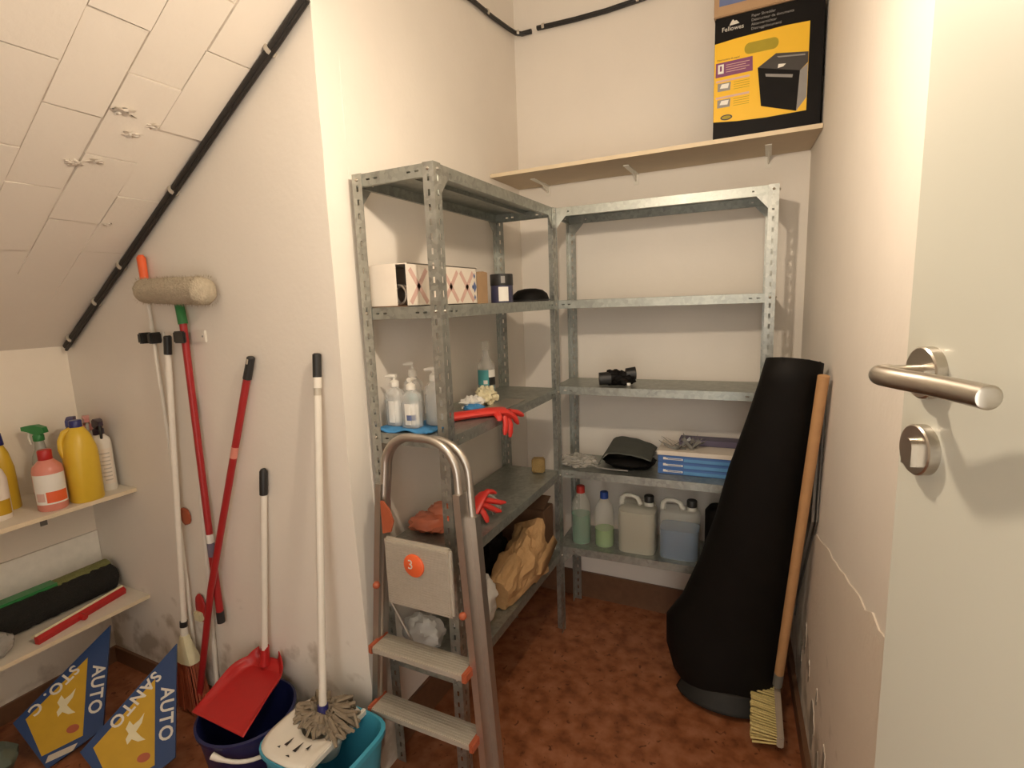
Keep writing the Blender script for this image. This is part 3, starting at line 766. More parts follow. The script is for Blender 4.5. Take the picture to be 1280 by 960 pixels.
# ================================================================== dark blue bucket and red dustpan
bc_ = V((-.325, -.418, 0))
BK = Thing('bucket', bc_, 'dark blue round bucket with a white handle under the red dustpan', 'bucket')
BK.part('bucket_body', MB().lathe([(.001, .001), (.108, .001), (.112, .006), (.150, .262), (.157, .264), (.158, .275), (.150, .278), (.146, .268), (.107, .010), (.001, .010)], bc_, 40, caps=False), M_blueb)
hp = []
for k in range(17):
    a = math.radians(-76 + 112*k/16)
    hp.append(bc_ + V((.163*math.cos(a), .163*math.sin(a), .252 - .040*math.sin(PI*k/16))))
BK.part('bail_handle', MB().tube(hp, [.011, .009]+[.0065]*13+[.009, .011], 10), M_white)
PN = Thing('dustpan', (-.36, -.39, .28), 'red dustpan with long white handle lying on the dark blue bucket', 'dustpan')
out = [(-.466, -.521), (-.420, -.540), (-.262, -.530), (-.232, -.505)]
def pan(u, v):
    # u across, v from mouth to rear; rounded at the rear, sides and back turned up
    m0 = V((-.474, -.512, .290)).lerp(V((-.215, -.515, .290)), u); m1 = V((-.508, -.262, .312)).lerp(V((-.292, -.246, .312)), u)
    c0 = V((-.344, -.5135, .290)).lerp(V((-.400, -.254, .312)), v)
    q = m0.lerp(m1, v); e = abs(u-.5)*2
    k = 1 if v < .68 else math.sqrt(max(0, 1-((v-.68)/.32)**2*.80))
    q = c0 + (q-c0)*k
    q.z += .034*(max(0, e-.80)/.20)**1.5*min(1, v*1.6) + .030*(max(0, v-.90)/.10)
    return q
PN.part('pan', MB().grid(pan, 28, 20), M_red, solid=.003)
PN.part('handle_socket', MB().tube([(-.402, -.275, .325), (-.400, -.268, .395)], [.019, .015], 14), M_red)
PN.part('handle', MB().tube([(-.402, -.274, .35), (-.340, YB-.017, .985)], .0115, 14), M_whitepole)
PN.part('handle_grip', MB().tube([(-.3405, YB-.017, .982), (-.330, YB-.0155, 1.066), (-.3295, YB-.0155, 1.076)], [.014, .014, .008], 14), M_black)

# ================================================================== light blue mop bucket with wringer, and mop
mc = V((.036, -.424, 0))
MBK = Thing('mop_bucket', mc, 'light blue rectangular mop bucket with white wringer insert', 'bucket')
prof = [(.001, .001, .78), (1, .001, .78), (1, .006, .80), (1, .296, 1.0), (1.06, .297, 1.0), (1.06, .312, 1.0), (.99, .314, 1.0), (.965, .300, 1.0), (.955, .012, .79), (.001, .012, .79)]
rings = []
for r, z, tp in prof:
    ring = []
    for k in range(48):
        a = 2*PI*k/48; ca, sa = math.cos(a), math.sin(a); q = (abs(ca)**4.5+abs(sa)**4.5)**(-1/4.5)
        ring.append(mc+V((r*tp*.160*ca*q, r*tp*.128*sa*q, z)))
    rings.append(ring)
MBK.part('bucket_body', MB().loft(rings, False), M_teal)
# wringer: white rounded plate with a round basket opening, covering the left part
wz = .316
def wr(u, v):
    a = 2*PI*u
    ca, sa = math.cos(a), math.sin(a); q = (abs(ca)**3.2+abs(sa)**3.2)**(-1/3.2)
    ox, oy = -.040+.128*ca*q, -.002+.132*sa*q
    if ox > .052: ox = .052
    ix, iy = -.034+.066*ca, .030+.062*sa
    t = v
    return mc+V((ox+(ix-ox)*t, oy+(iy-oy)*t, wz+.008*math.sin(PI*min(1, v*1.5))*.6))
MBK.part('wringer_plate', MB().grid(wr, 56, 6), M_white, solid=.005)
MBK.part('wringer_basket', MB().lathe([(.066, 0), (.060, -.05), (.045, -.10), (.020, -.12), (.001, -.121)], mc+V((-.034, .030, wz)), 30, sy=.94, caps=False), M_white, solid=.003)
MBK.part('wringer_rim', MB().b2(mc+V((.046, -.118, wz-.012)), mc+V((.060, .128, wz+.010)), .003), M_white)
for (dx, dy, w_, h_) in ((-.068, -.068, .011, .030), (-.026, -.072, .012, .036), (.004, -.060, .009, .018), (-.082, -.094, .010, .007), (-.030, -.108, .015, .005)):
    q = mc+V((dx, dy, wz+.0085))
    MBK.part('drain_slot', MB().prism([(-w_/2, -h_/2), (w_/2, -h_/2), (.001, h_/2)], .0012, q, (1, 0, 0), (0, 1, 0)), M_black, smooth=False)
MBK.part('spout', MB().b2(mc+V((-.005, -.148, wz-.02)), mc+V((.035, -.120, wz+.002)), .004), M_teal)
mp = V((.003, -.394, .30))
MP = Thing('mop', mp, 'string mop with white pole and black cap standing in the mop bucket', 'mop')
mt = V((-.026, YB-.017, 1.482)); md = (mp-mt)
at_ = lambda z: mt + md*((mt.z-z)/(mt.z-mp.z))
MP.part('cap', MB().tube([at_(1.482), at_(1.478), at_(1.408)], [.009, .0135, .0135], 14), M_black)
MP.part('collar', MB().tube([at_(1.408), at_(1.375)], .0135, 14), M_white)
MP.part('joint_ring', MB().tube([at_(1.375), at_(1.352)], .0115, 14), M_clip)
MP.part('shaft', MB().tube([at_(1.352), at_(.375)], .0122, 14), M_whitepole)
MP.part('ferrule', MB().tube([at_(.378), at_(.34), at_(.322)], [.016, .019, .026], 16), M_navy)
MP.part('ferrule_ring', MB().tube([at_(.324), at_(.314)], [.028, .028], 16), M_white)
random.seed(12); ms = MB()
base = at_(.325)
for i in range(210):
    a = random.random()*2*PI; R = random.uniform(.03, .115)
    dx, dy = math.cos(a)*R, math.sin(a)*R*.9
    if dy < -.035 and abs(dx) < .08: dy *= .5
    if base.x+dx > .105: dx = .105-base.x
    if base.x+dx < -.105: dx = -.105-base.x
    h = random.uniform(.006, .030)
    p0_ = base+V((math.cos(a)*.016, math.sin(a)*.016, -.005)); p1_ = base+V((dx*.5, dy*.5, h+random.uniform(-.01, .02)))
    p2_ = base+V((dx, dy, h*.5+random.uniform(-.005, .02))); p3_ = base+V((dx*1.05+random.uniform(-.02, .02), min(dy*1.05+random.uniform(-.02, .02), .13), -.004+random.uniform(-.004, .012)))
    ms.tube([p0_, p1_, p2_, p3_], [.0055, .0065, .0065, .005], 6)
MP.part('strands', ms, M_mop, kind='stuff')

# ================================================================== shelves on the left wall and what stands on them
def wall_shelf(x1, z, label, bz):
    T = Thing('wall_shelf', (XL, -.8, z), label, 'shelf', 'white board shelves on the left wall')
    T.part('board', MB().b2((XL+.001, -1.55, z-.016), (x1, YB-.001, z)), M_mdf)
    T.part('edge_band', MB().b2((x1, -1.55, z-.016), (x1+.0015, YB-.001, z)), M_plyedge)
    for y in (-.415, -1.0):
        m_ = MB().b2((XL+.001, y-.012, z-.15), (XL+.005, y+.012, z-.017)).b2((XL+.001, y-.012, z-.020), (x1-.06, y+.012, z-.0165))
        m_.prism([(XL+.005, z-.13), (x1-.09, z-.02), (XL+.005, z-.02)], .004, (0, y+.002, 0), (1, 0, 0), (0, 0, 1))
        T.part('bracket', m_, M_frame, smooth=False)
    return T
S1X, S1Z, S2X, S2Z = XL+.368, .9015, XL+.347, .4117
wall_shelf(S1X, S1Z, 'upper white board shelf on the left wall carrying cleaning bottles', 0)
wall_shelf(S2X, S2Z, 'lower white board shelf on the left wall carrying brush heads', 0)
single('wall_panel', MB().b2((XL+.0005, -1.4, S2Z+.001), (XL+.010, YB-.002, .655)), mat('pale_panel', (.80, .76, .68), .5), 'pale flat panel fixed to the left wall behind the brush heads', 'panel')

def text_lines(T, o, ex, n, w_, gap, m, par=None):
    pass
# yellow bleach jug with moulded handle
jc = V((-1.192, -.385, S1Z))
J = Thing('bleach_jug', jc, 'tall plain yellow plastic jug with looped handle and blue cap', 'bottle')
prof = [(.001, 0), (.050, 0), (.054, .006), (.055, .19), (.052, .215), (.040, .26), (.024, .292), (.018, .296)]
J.part('jug_body', MB().lathe(prof, jc, 32, sx=1.02, sy=1.0, sq=2.4), M_yellowjug)
J.part('handle', MB().tube([jc+V(q) for q in ((-.006, -.012, .288), (-.014, -.036, .278), (-.018, -.050, .248), (-.016, -.052, .215), (-.010, -.045, .185))], [.012, .011, .010, .011, .013], 12), M_yellowjug)
J.part('cap', MB().lathe([(.019, .292), (.021, .294), (.021, .318), (.018, .322)], jc, 20), M_navy)
# pink detergent
pc = V((-1.208, -.490, S1Z))
PKB = Thing('detergent_bottle', pc, 'squat pink detergent bottle with red cap and white-orange label', 'bottle')
PKB.part('bottle_body', MB().lathe([(.001, 0), (.042, 0), (.046, .005), (.047, .15), (.043, .168), (.024, .190), (.017, .196)], pc, 28, sx=1.05, sy=1.0), M_pinkliq)
PKB.part('cap', MB().lathe([(.020, .190), (.022, .193), (.022, .226), (.019, .230)], pc, 20), M_red)
def wraplabel(c, r, z0, z1, a0, a1, m, T, name='label', sx=1, sy=1):
    m_ = MB().grid(lambda u, v: c+V((r*sx*math.cos(a0+(a1-a0)*u), r*sy*math.sin(a0+(a1-a0)*u), z0+(z1-z0)*v)), 18, 1)
    return T.part(name, m_, m)
va = math.atan2(-1.459-pc.y, 1.234-pc.x)
wraplabel(pc, .0478, .028, .142, va-1.25, va+1.25, M_labelw, PKB, 'label', 1.05, 1)
wraplabel(pc, .0482, .034, .076, va-.35, va+1.1, M_orange, PKB, 'label_band', 1.05, 1)
wraplabel(pc, .0484, .040, .072, va-1.05, va-.45, M_pinkprint, PKB, 'label_picture', 1.05, 1)
def trigger(T, c, yaw, m_head, m_trig, s=1.0):
    """spray head on top of a bottle neck at c, pointing along yaw"""
    R = Matrix.Rotation(yaw, 3, 'Z')
    hd = MB().loft([[c+R@V((x*s, y*.011*s, z*s)) for x, y, z in sec] for sec in (
        [(-.030, -1, .020), (-.030, 1, .020), (-.026, 1, .040), (-.026, -1, .040)],
        [(.000, -1, .012), (.000, 1, .012), (.000, 1, .050), (.000, -1, .050)],
        [(.030, -.9, .026), (.030, .9, .026), (.030, .9, .048), (.030, -.9, .048)],
        [(.052, -.6, .030), (.052, .6, .030), (.052, .6, .044), (.052, -.6, .044)])])
    T.part('spray_head', hd, m_head)
    T.part('trigger', MB().tube([c+R@V(q)*s for q in ((.026, 0, .030), (.034, 0, .005), (.028, 0, -.022))], [.006*s, .005*s, .004*s], 8), m_trig)
    T.part('neck_ring', MB().lathe([(.016*s, -.010), (.017*s, -.008), (.017*s, .012), (.014*s, .016)], c, 18), m_head)
# white bottle with dark trigger
wc = V((-1.250, -.284, S1Z))
WB = Thing('spray_bottle', wc, 'white spray bottle with dark trigger head beside the yellow jug', 'bottle', 'spray bottles on the upper left shelf')
WB.part('bottle_body', MB().lathe([(.001, 0), (.036, 0), (.038, .005), (.038, .20), (.034, .22), (.016, .238)], wc, 26, sx=1.1, sy=.85, sq=2.6), M_white)
wraplabel(wc, .0405, .03, .18, va-.9, va+.9, M_boxwhite, WB, 'label', 1.1, .85)
for k in range(8): wraplabel(wc, .0410, .045+.016*k, .050+.016*k, va-.2-.25*(k % 3), va+.55, M_clip, WB, 'small_print', 1.1, .85)
trigger(WB, wc+V((0, 0, .245)), -.25, mat('dark_violet', (.03, .018, .035), .35), M_black, 1.15)
# three spray bottles at the back
def spray(loc, h, yaw, mb_, mh, label, liq=None):
    c = V(loc); T = Thing('spray_bottle', c, label, 'bottle', 'spray bottles on the upper left shelf')
    T.part('bottle_body', MB().lathe([(.001, 0), (.034, 0), (.036, .005), (.036, h*.62), (.030, h*.74), (.020, h*.84), (.015, h)], c, 24, sx=1.05, sy=.85, sq=2.5), mb_)
    trigger(T, c+V((0, 0, h+.008)), yaw, mh, M_white, 1.1); return T
spray((-1.395, -.425, S1Z), .235, PI+.5, mat('grey_clear', (.45, .45, .40), .2, alpha=.75), M_green, 'greyish clear spray bottle with green trigger behind the pink bottle')
spray((-1.315, -.345, S1Z), .255, PI*.8, mat('brown_clear', (.30, .10, .05), .25), M_navy, 'brown spray bottle with blue trigger behind the yellow jug')
spray((-1.350, -.275, S1Z), .245, -.4, M_white, mat('pink_plastic', (.72, .30, .28), .4), 'white spray bottle with pink trigger at the back by the corner')
# bottles at the frame's left edge
yc = V((-1.375, -.560, S1Z))
YBt = Thing('cleaner_bottle', yc, 'slim yellow bottle with blue cap at the left edge', 'bottle')
YBt.part('bottle_body', MB().lathe([(.001, 0), (.036, 0), (.038, .005), (.036, .16), (.026, .22), (.015, .25)], yc, 26), M_yellowjug)
YBt.part('cap', MB().lathe([(.018, .25), (.019, .252), (.015, .295), (.012, .298)], yc, 20), M_navy)
xc = V((-1.270, -.625, S1Z))
XB = Thing('cleaner_bottle', xc, 'white bottle with yellow label cut by the left edge of the picture', 'bottle')
XB.part('bottle_body', MB().lathe([(.001, 0), (.034, 0), (.036, .005), (.036, .15), (.028, .18), (.015, .20)], xc, 26), M_boxwhite)
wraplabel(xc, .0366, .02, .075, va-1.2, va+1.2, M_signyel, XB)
XB.part('cap', MB().lathe([(.017, .20), (.018, .202), (.018, .225), (.015, .228)], xc, 18), M_orange2)

# big black brush head, red squeegee, clear plastic tub on the lower shelf
bh0 = V((-1.395, -.27, S2Z))
BH = Thing('push_brush', bh0, 'long broom head with black bristles and green block lying on the lower left shelf', 'brush')
bm_ = MB(); rings = []
for i in range(31):
    t = i/30; y = -.246-.56*t; x = -1.385+.020*t
    e = 1 if 0 < i < 30 else .6
    rings.append([V((x+.062*e*math.cos(2*PI*k/22)*(1+.10*noise.noise(V((i*.9, k, 1)))), y, max(S2Z+.001, S2Z+.062+.062*e*math.sin(2*PI*k/22)*(1+.10*noise.noise(V((i*.9, k, 5)))))))for k in range(22)])
bm_.loft(rings); BH.part('bristles', bm_, M_dark)
bm_ = MB(); rings = []
for i in range(16):
    t = i/15; y = -.262-.20*t; x = -1.400+.006*t
    rings.append([V((x+.040*math.cos(2*PI*k/16)*(1+.2*noise.noise(V((i*.9, k, 1)))), y, S2Z+.105+.030*math.sin(2*PI*k/16)*(1+.2*noise.noise(V((i, k, 7)))))) for k in range(16)])
bm_.loft(rings); BH.part('worn_bristles', bm_, M_olive, label='olive green matted bristles')
BH.part('block', MB().b2((-1.425, -.80, S2Z+.108), (-1.362, -.455, S2Z+.132), .005), M_green)
SQ = Thing('squeegee', (-1.30, -.43, S2Z), 'red squeegee head with pale rubber strip at the front of the lower left shelf', 'squeegee')
sq0, sq1 = V((-1.205, -.620, S2Z)), V((-1.292, -.272, S2Z)); dq = (sq1-sq0).normalized(); nq = V((dq.y, -dq.x, 0))
SQ.part('bar', MB().prism([(0, .001), (.020, .001), (.024, .020), (.012, .032), (0, .030)], (sq1-sq0).length, sq1, nq, (0, 0, 1)).xf(Matrix.Identity(4)), M_red)
SQ.part('rubber_strip', MB().prism([(-.012, .022), (.010, .031), (.008, .040), (-.014, .030)], (sq1-sq0).length, sq1, nq, (0, 0, 1)), M_cream)
qm = sq0.lerp(sq1, .45)
SQ.part('handle_socket', MB().tube([qm+nq*.018+V((0, 0, .014)), qm+nq*.040+V((0, 0, .013))], [.014, .012], 14), M_red)
single('plastic_tub', MB().blob((-1.245, -.725, S2Z+.042), (.052, .060, .046), .28, 3.2, 4, 28, 18, S2Z+.001), mat('cloudy_plastic', (.42, .40, .36), .3, alpha=.8, var=.3), 'crumpled cloudy plastic bag beside the red squeegee', 'bag')

# ================================================================== blue and yellow boards on the floor
sn = V((.55, -.5, .67)).normalized(); sx_ = V((0, 0, 1)).cross(sn).normalized(); sy_ = sn.cross(sx_)
def sign(o, label, words, st_=.105):
    o = V(o)
    T = Thing('sign_board', o+sy_*-.46, label, 'sign', 'blue and yellow boards on the floor')
    P = lambda u, v: o+sx_*u+sy_*v
    outl = [(-.012, -.020), (-.004, -.400), (-.165, -.482), (-.290, -.300)]
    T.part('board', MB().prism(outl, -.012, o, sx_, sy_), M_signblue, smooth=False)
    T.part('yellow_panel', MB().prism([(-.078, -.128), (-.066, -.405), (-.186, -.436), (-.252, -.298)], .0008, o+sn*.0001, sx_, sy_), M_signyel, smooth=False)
    d1 = V((-.29+.012, -.30+.02)).normalized() if False else None
    # AUTO down the right edge
    T.part('lettering', text_mb('AUTO', .060, P(-.056, -.165)+sn*.0008, -sy_, sx_, bold=.0012, sp=1.08), M_letter, smooth=False)
    e = (P(-.290, -.300)-P(-.012, -.020)).normalized(); eu = sn.cross(e)
    T.part('lettering', text_mb(words, .054, P(-.012, -.020)+e*st_+eu*.008+sn*.0008, e, eu, bold=.0012, sp=1.12), M_letter, smooth=False)
    # pale bird-like flourish and orange spot in the yellow field
    fl_ = [(-.150, -.245), (-.138, -.262), (-.120, -.250), (-.106, -.232), (-.112, -.262), (-.128, -.285), (-.112, -.305), (-.098, -.318), (-.120, -.318), (-.140, -.305), (-.152, -.318), (-.158, -.300), (-.150, -.285), (-.160, -.268)]
    T.part('white_figure', MB().prism(fl_, .0004, o+sn*.0010, sx_, sy_), M_cream, smooth=False)
    T.part('orange_spot', MB().prism([(-.100+.020*math.cos(k*PI/8), -.372+.014*math.sin(k*PI/8)) for k in range(16)], .0004, o+sn*.0010, sx_, sy_), M_orange2, smooth=False)
    return T, P
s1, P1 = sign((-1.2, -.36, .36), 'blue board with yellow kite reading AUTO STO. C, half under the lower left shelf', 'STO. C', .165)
e = (P1(-.165, -.482)-P1(-.004, -.400)).normalized()
s1.part('name_plate', MB().prism([(-.080, -.424), (-.092, -.446), (-.172, -.462), (-.166, -.440)], .0006, V((-1.2, -.36, .36))+sn*.0002, sx_, sy_), M_clip, smooth=False)
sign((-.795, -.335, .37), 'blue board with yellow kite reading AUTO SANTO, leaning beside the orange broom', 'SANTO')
single('plastic_sheet', MB().blob((-1.20, -.90, .07), (.12, .16, .075), .25, 2.5, 6, 26, 16, .001), mat('grey_green_bag', (.13, .16, .13), .4, var=.2), 'crumpled grey-green bag on the floor left of the boards', 'bag')

# ================================================================== things on the left shelving unit
za, zb_, zcx, zd = Z1[1]+.001, Z1[2]+.001, Z1[3]+.001, Z1[4]+.001
# patterned open carton lying along the shelf, second level
OB = Thing('open_carton', (.165, .10, za), 'white carton with pink cross pattern, open at the near end, on the left unit', 'box')
bx0, bx1, by0, by1, bzt = .092, .236, -.115, .318, za+.132
t_ = .003
OB.part('side_panel', MB().b2((bx1-t_, by0, za), (bx1, by1, bzt)), M_boxwhite)
OB.part('side_panel', MB().b2((bx0, by0, za), (bx0+t_, by1, bzt)), M_boxwhite)
OB.part('top_panel', MB().b2((bx0, by0+.004, bzt-t_), (bx1, by1, bzt)), M_boxwhite)
OB.part('bottom_panel', MB().b2((bx0, by0, za), (bx1, by1, za+t_)), M_cardin)
OB.part('end_panel', MB().b2((bx0, by1-t_, za), (bx1, by1, bzt)), M_card)
OB.part('flap', MB().b2((-.001, 0, 0), (.001, .098, .126)).xf(Matrix.Translation((bx0+.002, by0, za+.003)) @ Matrix.Rotation(-PI/2+.05, 4, 'Z')), M_boxwhite)
OB.part('torn_end', MB().prism([(by1, za), (by1+.088, za), (by1+.090, za+.118), (by1+.055, za+.122), (by1+.040, za+.112), (by1, za+.116)], .14, (bx1-.142, 0, 0), (0, 1, 0), (0, 0, 1)), M_card, smooth=False)
for cy_ in (-.055, .135, .245):
    for sgn in (1, -1):
        q = V((bx1+.0002, cy_, za+.062))
        d_ = V((0, .045, .052*sgn)); nrm = V((0, -.052*sgn, .045)).normalized()*.0085
        OB.part('cross_print', MB().add([q-d_-nrm, q+d_-nrm, q+d_+nrm, q-d_+nrm, q-d_-nrm+V((.0005, 0, 0)), q+d_-nrm+V((.0005, 0, 0)), q+d_+nrm+V((.0005, 0, 0)), q-d_+nrm+V((.0005, 0, 0))],
                [(0, 1, 2, 3), (4, 5, 6, 7), (0, 1, 5, 4), (1, 2, 6, 5), (2, 3, 7, 6), (3, 0, 4, 7)]), M_pinkprint, smooth=False)
for (yy, zz, w_) in ((.300, .062, .014), (.286, .062, .006), (.300, .102, .007), (.300, .024, .007)):
    q = V((bx1+.0003, yy, za+zz))
    OB.part('diamond_print', MB().prism([(-w_, 0), (0, -w_*1.5), (w_, 0), (0, w_*1.5)], .0006, q, (0, 1, 0), (0, 0, 1)), M_blueprint, smooth=False)
CH = Thing('hose_clamp', (.19, -.09, za+t_), 'shiny metal ring lying in the mouth of the open carton', 'ring')
rg = [V((.190+.026*math.cos(2*PI*k/24), -.095, za+t_+.034+.029*math.sin(2*PI*k/24))) for k in range(25)]
CH.part('ring', MB().tube(rg, .0045, 8), M_alu)
CH.part('band', MB().tube([q+V((0, .018, 0)) for q in rg], .004, 8), M_alu)

def can(loc, r, h, label, lidm, bodym, bandm):
    c = V(loc); T = Thing('can', c, label, 'can', 'round tins on the left unit')
    T.part('tin', MB().lathe([(.001, 0), (r*.96, 0), (r*.97, .004), (r*.97, h*.62), (.001, h*.62)], c, 28), bodym)
    T.part('lid', MB().lathe([(r*.98, h*.60), (r, h*.62), (r, h*.98), (r*.96, h), (.001, h)], c, 28), lidm)
    a = math.atan2(-1.459-c.y, 1.234-c.x)
    wraplabel(c, r*.98, h*.05, h*.55, a-.3, a+.6, bandm, T)
    wraplabel(c, r*1.005, h*.68, h*.92, a-.05, a+.30, M_grey, T, 'lid_print')
    return T
can((.262, .475, za), .046, .112, 'black-lidded tin with white label beside the patterned carton', M_black, mat('navy_tin', (.05, .05, .10), .35), M_labelw)
can((.205, .585, za), .040, .085, 'plain black tin behind the labelled tin', M_black, M_black, M_black)
HT = Thing('beret', (.29, .69, za), 'flat black rounded cap lying at the far end of the second shelf', 'hat')
HT.part('crown', MB().lathe([(.080, 0), (.082, .010), (.074, .032), (.055, .048), (.025, .055), (.001, .056)], (.292, .690, za), 30), M_rubber)
HT.part('brim', MB().lathe([(.001, .001), (.086, .001), (.087, .006), (.080, .010)], (.292, .690, za), 30), M_black)

# pump bottles on a blue cloth, third level
single('blue_cloth', MB().grid(lambda u, v: (.088+.205*u, -.139+.16*v-.010*math.sin(7*u)*(1-v), zb_+.0055+.002*noise.noise(V((u*6, v*5, 1)))+(.004*math.sin(14*u) if v < .1 else 0)), 30, 14), M_bluecloth, 'folded blue cloth under the pump bottles', 'cloth', solid=.005)
zp = zb_+.0105
def pump_bottle(loc, h, label, lab_m, body=None, face=0, stripe=None):
    c = V(loc); T = Thing('pump_bottle', c, label, 'bottle', 'clear pump bottles on the left unit')
    T.part('bottle_body', MB().lathe([(.001, 0), (.033, 0), (.0345, .004), (.0345, h*.60), (.030, h*.68), (.014, h*.74), (.012, h*.78)], c, 26, sx=1.0, sy=.78, sq=2.8), body or M_clear)
    T.part('gel', MB().lathe([(.001, .003), (.031, .003), (.0325, .008), (.0325, h*.52), (.001, h*.52)], c, 26, sx=1.0, sy=.78, sq=2.8), mat('clear_gel', (.55, .58, .58), .15, alpha=.45))
    a = -PI/2+.5
    wraplabel(c, .0352, h*.07, h*.50, a-.75, a+.75, lab_m, T, 'label', 1.0, .80)
    if stripe: wraplabel(c, .0356, h*.16, h*.27, a-.55, a+.35, stripe, T, 'label_print', 1.0, .80)
    T.part('pump_collar', MB().lathe([(.014, h*.76), (.0155, h*.77), (.015, h*.86), (.008, h*.89), (.005, h*.90), (.005, h*.95)], c, 20), M_white)
    R = Matrix.Rotation(face, 3, 'Z')
    T.part('pump_head', MB().tube([c+R@V((.008, 0, h*.965)), c+R@V((-.010, 0, h*.97)), c+R@V((-.032, 0, h*.955))], [.008, .007, .004], 12), M_white)
    return T
pump_bottle((.128, -.075, zp), .168, 'clear pump bottle with white label and teal edge, nearest the left post', M_labelw, face=.2, stripe=None)
pump_bottle((.200, -.085, zp), .160, 'clear pump bottle with a purple block on its white label', M_labelw, face=-1.5, stripe=M_blueprint)
pump_bottle((.145, .005, zb_), .212, 'taller clear pump bottle standing behind the two labelled ones', mat('teal_print', (.10, .42, .45), .5), face=.2)
pump_bottle((.255, -.030, zp), .190, 'clear unlabelled pump bottle half hidden behind the front post', M_clear, face=.3)
c = V((.152, .515, zb_))
SB = Thing('disinfectant_bottle', c, 'teal disinfectant bottle with white label at the back of the third shelf', 'bottle')
SB.part('bottle_body', MB().lathe([(.001, 0), (.036, 0), (.038, .004), (.038, .12), (.034, .145), (.016, .175), (.014, .20)], c, 26), M_clear)
SB.part('liquid', MB().lathe([(.001, .003), (.035, .003), (.036, .006), (.036, .052), (.001, .052)], c, 26), mat('teal_liquid', (.02, .20, .24), .2))
a = math.atan2(-1.459-c.y, 1.234-c.x)
wraplabel(c, .0386, .055, .120, a-1.2, a+.25, M_labelt, SB, 'label')
wraplabel(c, .0386, .088, .120, a+.25, a+1.2, M_labelw, SB, 'label')
wraplabel(c, .0388, .055, .088, a+.25, a+1.2, M_black, SB, 'label')
wraplabel(c, .0390, .060, .076, a-.35, a+.1, M_labelw, SB, 'label_print')
SB.part('cap', MB().lathe([(.016, .196), (.017, .198), (.017, .235), (.014, .238)], c, 18), M_milky)
CS = Thing('cloth_wad', (.225, .33, zb_), 'wad of cream rags on the third shelf', 'rag')
CS.part('rag', MB().blob((.235, .35, zb_+.036), (.040, .045, .036), .5, 3, 3, 30, 20, zb_), M_cream)
CS.part('rag', MB().blob((.225, .26, zb_+.024), (.045, .040, .024), .5, 3.5, 8, 26, 16, zb_), M_labelw)
CS.part('plastic_wrap', MB().blob((.255, .225, zb_+.014), (.040, .030, .014), .4, 4, 5, 22, 12, zb_), M_bluecloth)
single('metal_tray', MB().b2((.262, .27, zb_), (.350, .47, zb_+.005), .001), M_alu, 'flat thin metal plate lying beside the cream rags', 'plate')

def glove(name, label, pts_palm, fingers, m):
    T = Thing(name, pts_palm[0][0], label, 'glove', 'red rubber gloves on the left unit')
    mb = MB(); mb.tube([q for q, r in pts_palm], [r for q, r in pts_palm], 14, flat=.45)
    T.part('palm_and_cuff', mb, m)
    for f in fingers:
        T.part('finger', MB().tube(f, [.013, .014, .013, .007], 10, flat=.75), m)
    return T
xe_ = U1X+.293
glove('rubber_glove', 'red rubber glove draped over the edge of the third shelf', [((.250, .055, zb_+.014), .034), ((.300, .11, zb_+.016), .030), ((.345, .165, zb_+.016), .034), ((.378, .215, zb_+.010), .036), ((.394, .235, zb_-.008), .030)],
      [[(.388, .205, zb_+.000), (.398, .195, zb_-.03), (.397, .190, zb_-.055), (.396, .186, zb_-.070)], [(.392, .222, zb_-.005), (.402, .222, zb_-.04), (.402, .220, zb_-.068), (.401, .218, zb_-.085)],
       [(.392, .240, zb_+.000), (.404, .255, zb_-.02), (.408, .262, zb_-.035), (.410, .270, zb_-.046)], [(.386, .250, zb_+.004), (.402, .280, zb_-.006), (.410, .300, zb_-.018), (.413, .310, zb_-.024)], [(.36, .19, zb_+.02), (.378, .165, zb_+.012), (.396, .150, zb_+.002), (.399, .145, zb_-.010)]], M_gloves)
# fourth level: red glove, orange packets, sponge
glove('rubber_glove', 'red rubber glove standing crumpled on the fourth shelf behind the ladder rail', [((.275, .085, zcx+.018), .036), ((.295, .115, zcx+.055), .034), ((.300, .150, zcx+.085), .032), ((.305, .175, zcx+.098), .026)],
      [[(.300, .150, zcx+.085), (.330, .185, zcx+.07), (.350, .215, zcx+.055), (.362, .235, zcx+.050)], [(.305, .140, zcx+.075), (.335, .165, zcx+.052), (.350, .185, zcx+.035), (.360, .20, zcx+.028)], [(.300, .130, zcx+.07), (.325, .130, zcx+.045), (.338, .130, zcx+.022), (.342, .128, zcx+.010)],
       [(.300, .165, zcx+.09), (.318, .185, zcx+.105), (.326, .200, zcx+.10), (.334, .215, zcx+.09)], [(.290, .120, zcx+.06), (.300, .095, zcx+.05), (.318, .085, zcx+.03), (.330, .080, zcx+.014)]], M_gloves)
single('plastic_wrapper', MB().grid(lambda u, v: (.245+.085*u, .190+.075*v, zcx+.010+.085*math.sin(PI*u)**.7*(1-.4*v)+.008*noise.noise(V((u*5, v*5, 2)))), 18, 12), M_film, 'curled clear wrapper behind the red glove on the fourth shelf', 'wrapper', solid=.001)
PKT = Thing('orange_packet', (.19, .05, zcx), 'pair of flat orange plastic packets on the fourth shelf, seen through the ladder', 'packet')
PKT.part('packet', MB().blob((.170, .020, zcx+.030), (.080, .070, .030), .25, 3, 4, 26, 14, zcx), mat('orange_film', (.62, .18, .10), .25, var=.15))
PKT.part('packet', MB().blob((.190, .075, zcx+.055), (.055, .050, .026), .25, 3, 9, 24, 14, zcx+.02), mat('salmon_film', (.66, .22, .13), .25, var=.15))
single('sponge', MB().box((.283, .745, zcx+.034), (.060, .050, .066), Matrix.Rotation(.3, 3, 'Z'), .006), mat('brown_sponge', (.34, .23, .09), .95, var=.3, bump=.8, bscale=200), 'small brown sponge block at the far end of the fourth shelf', 'sponge')
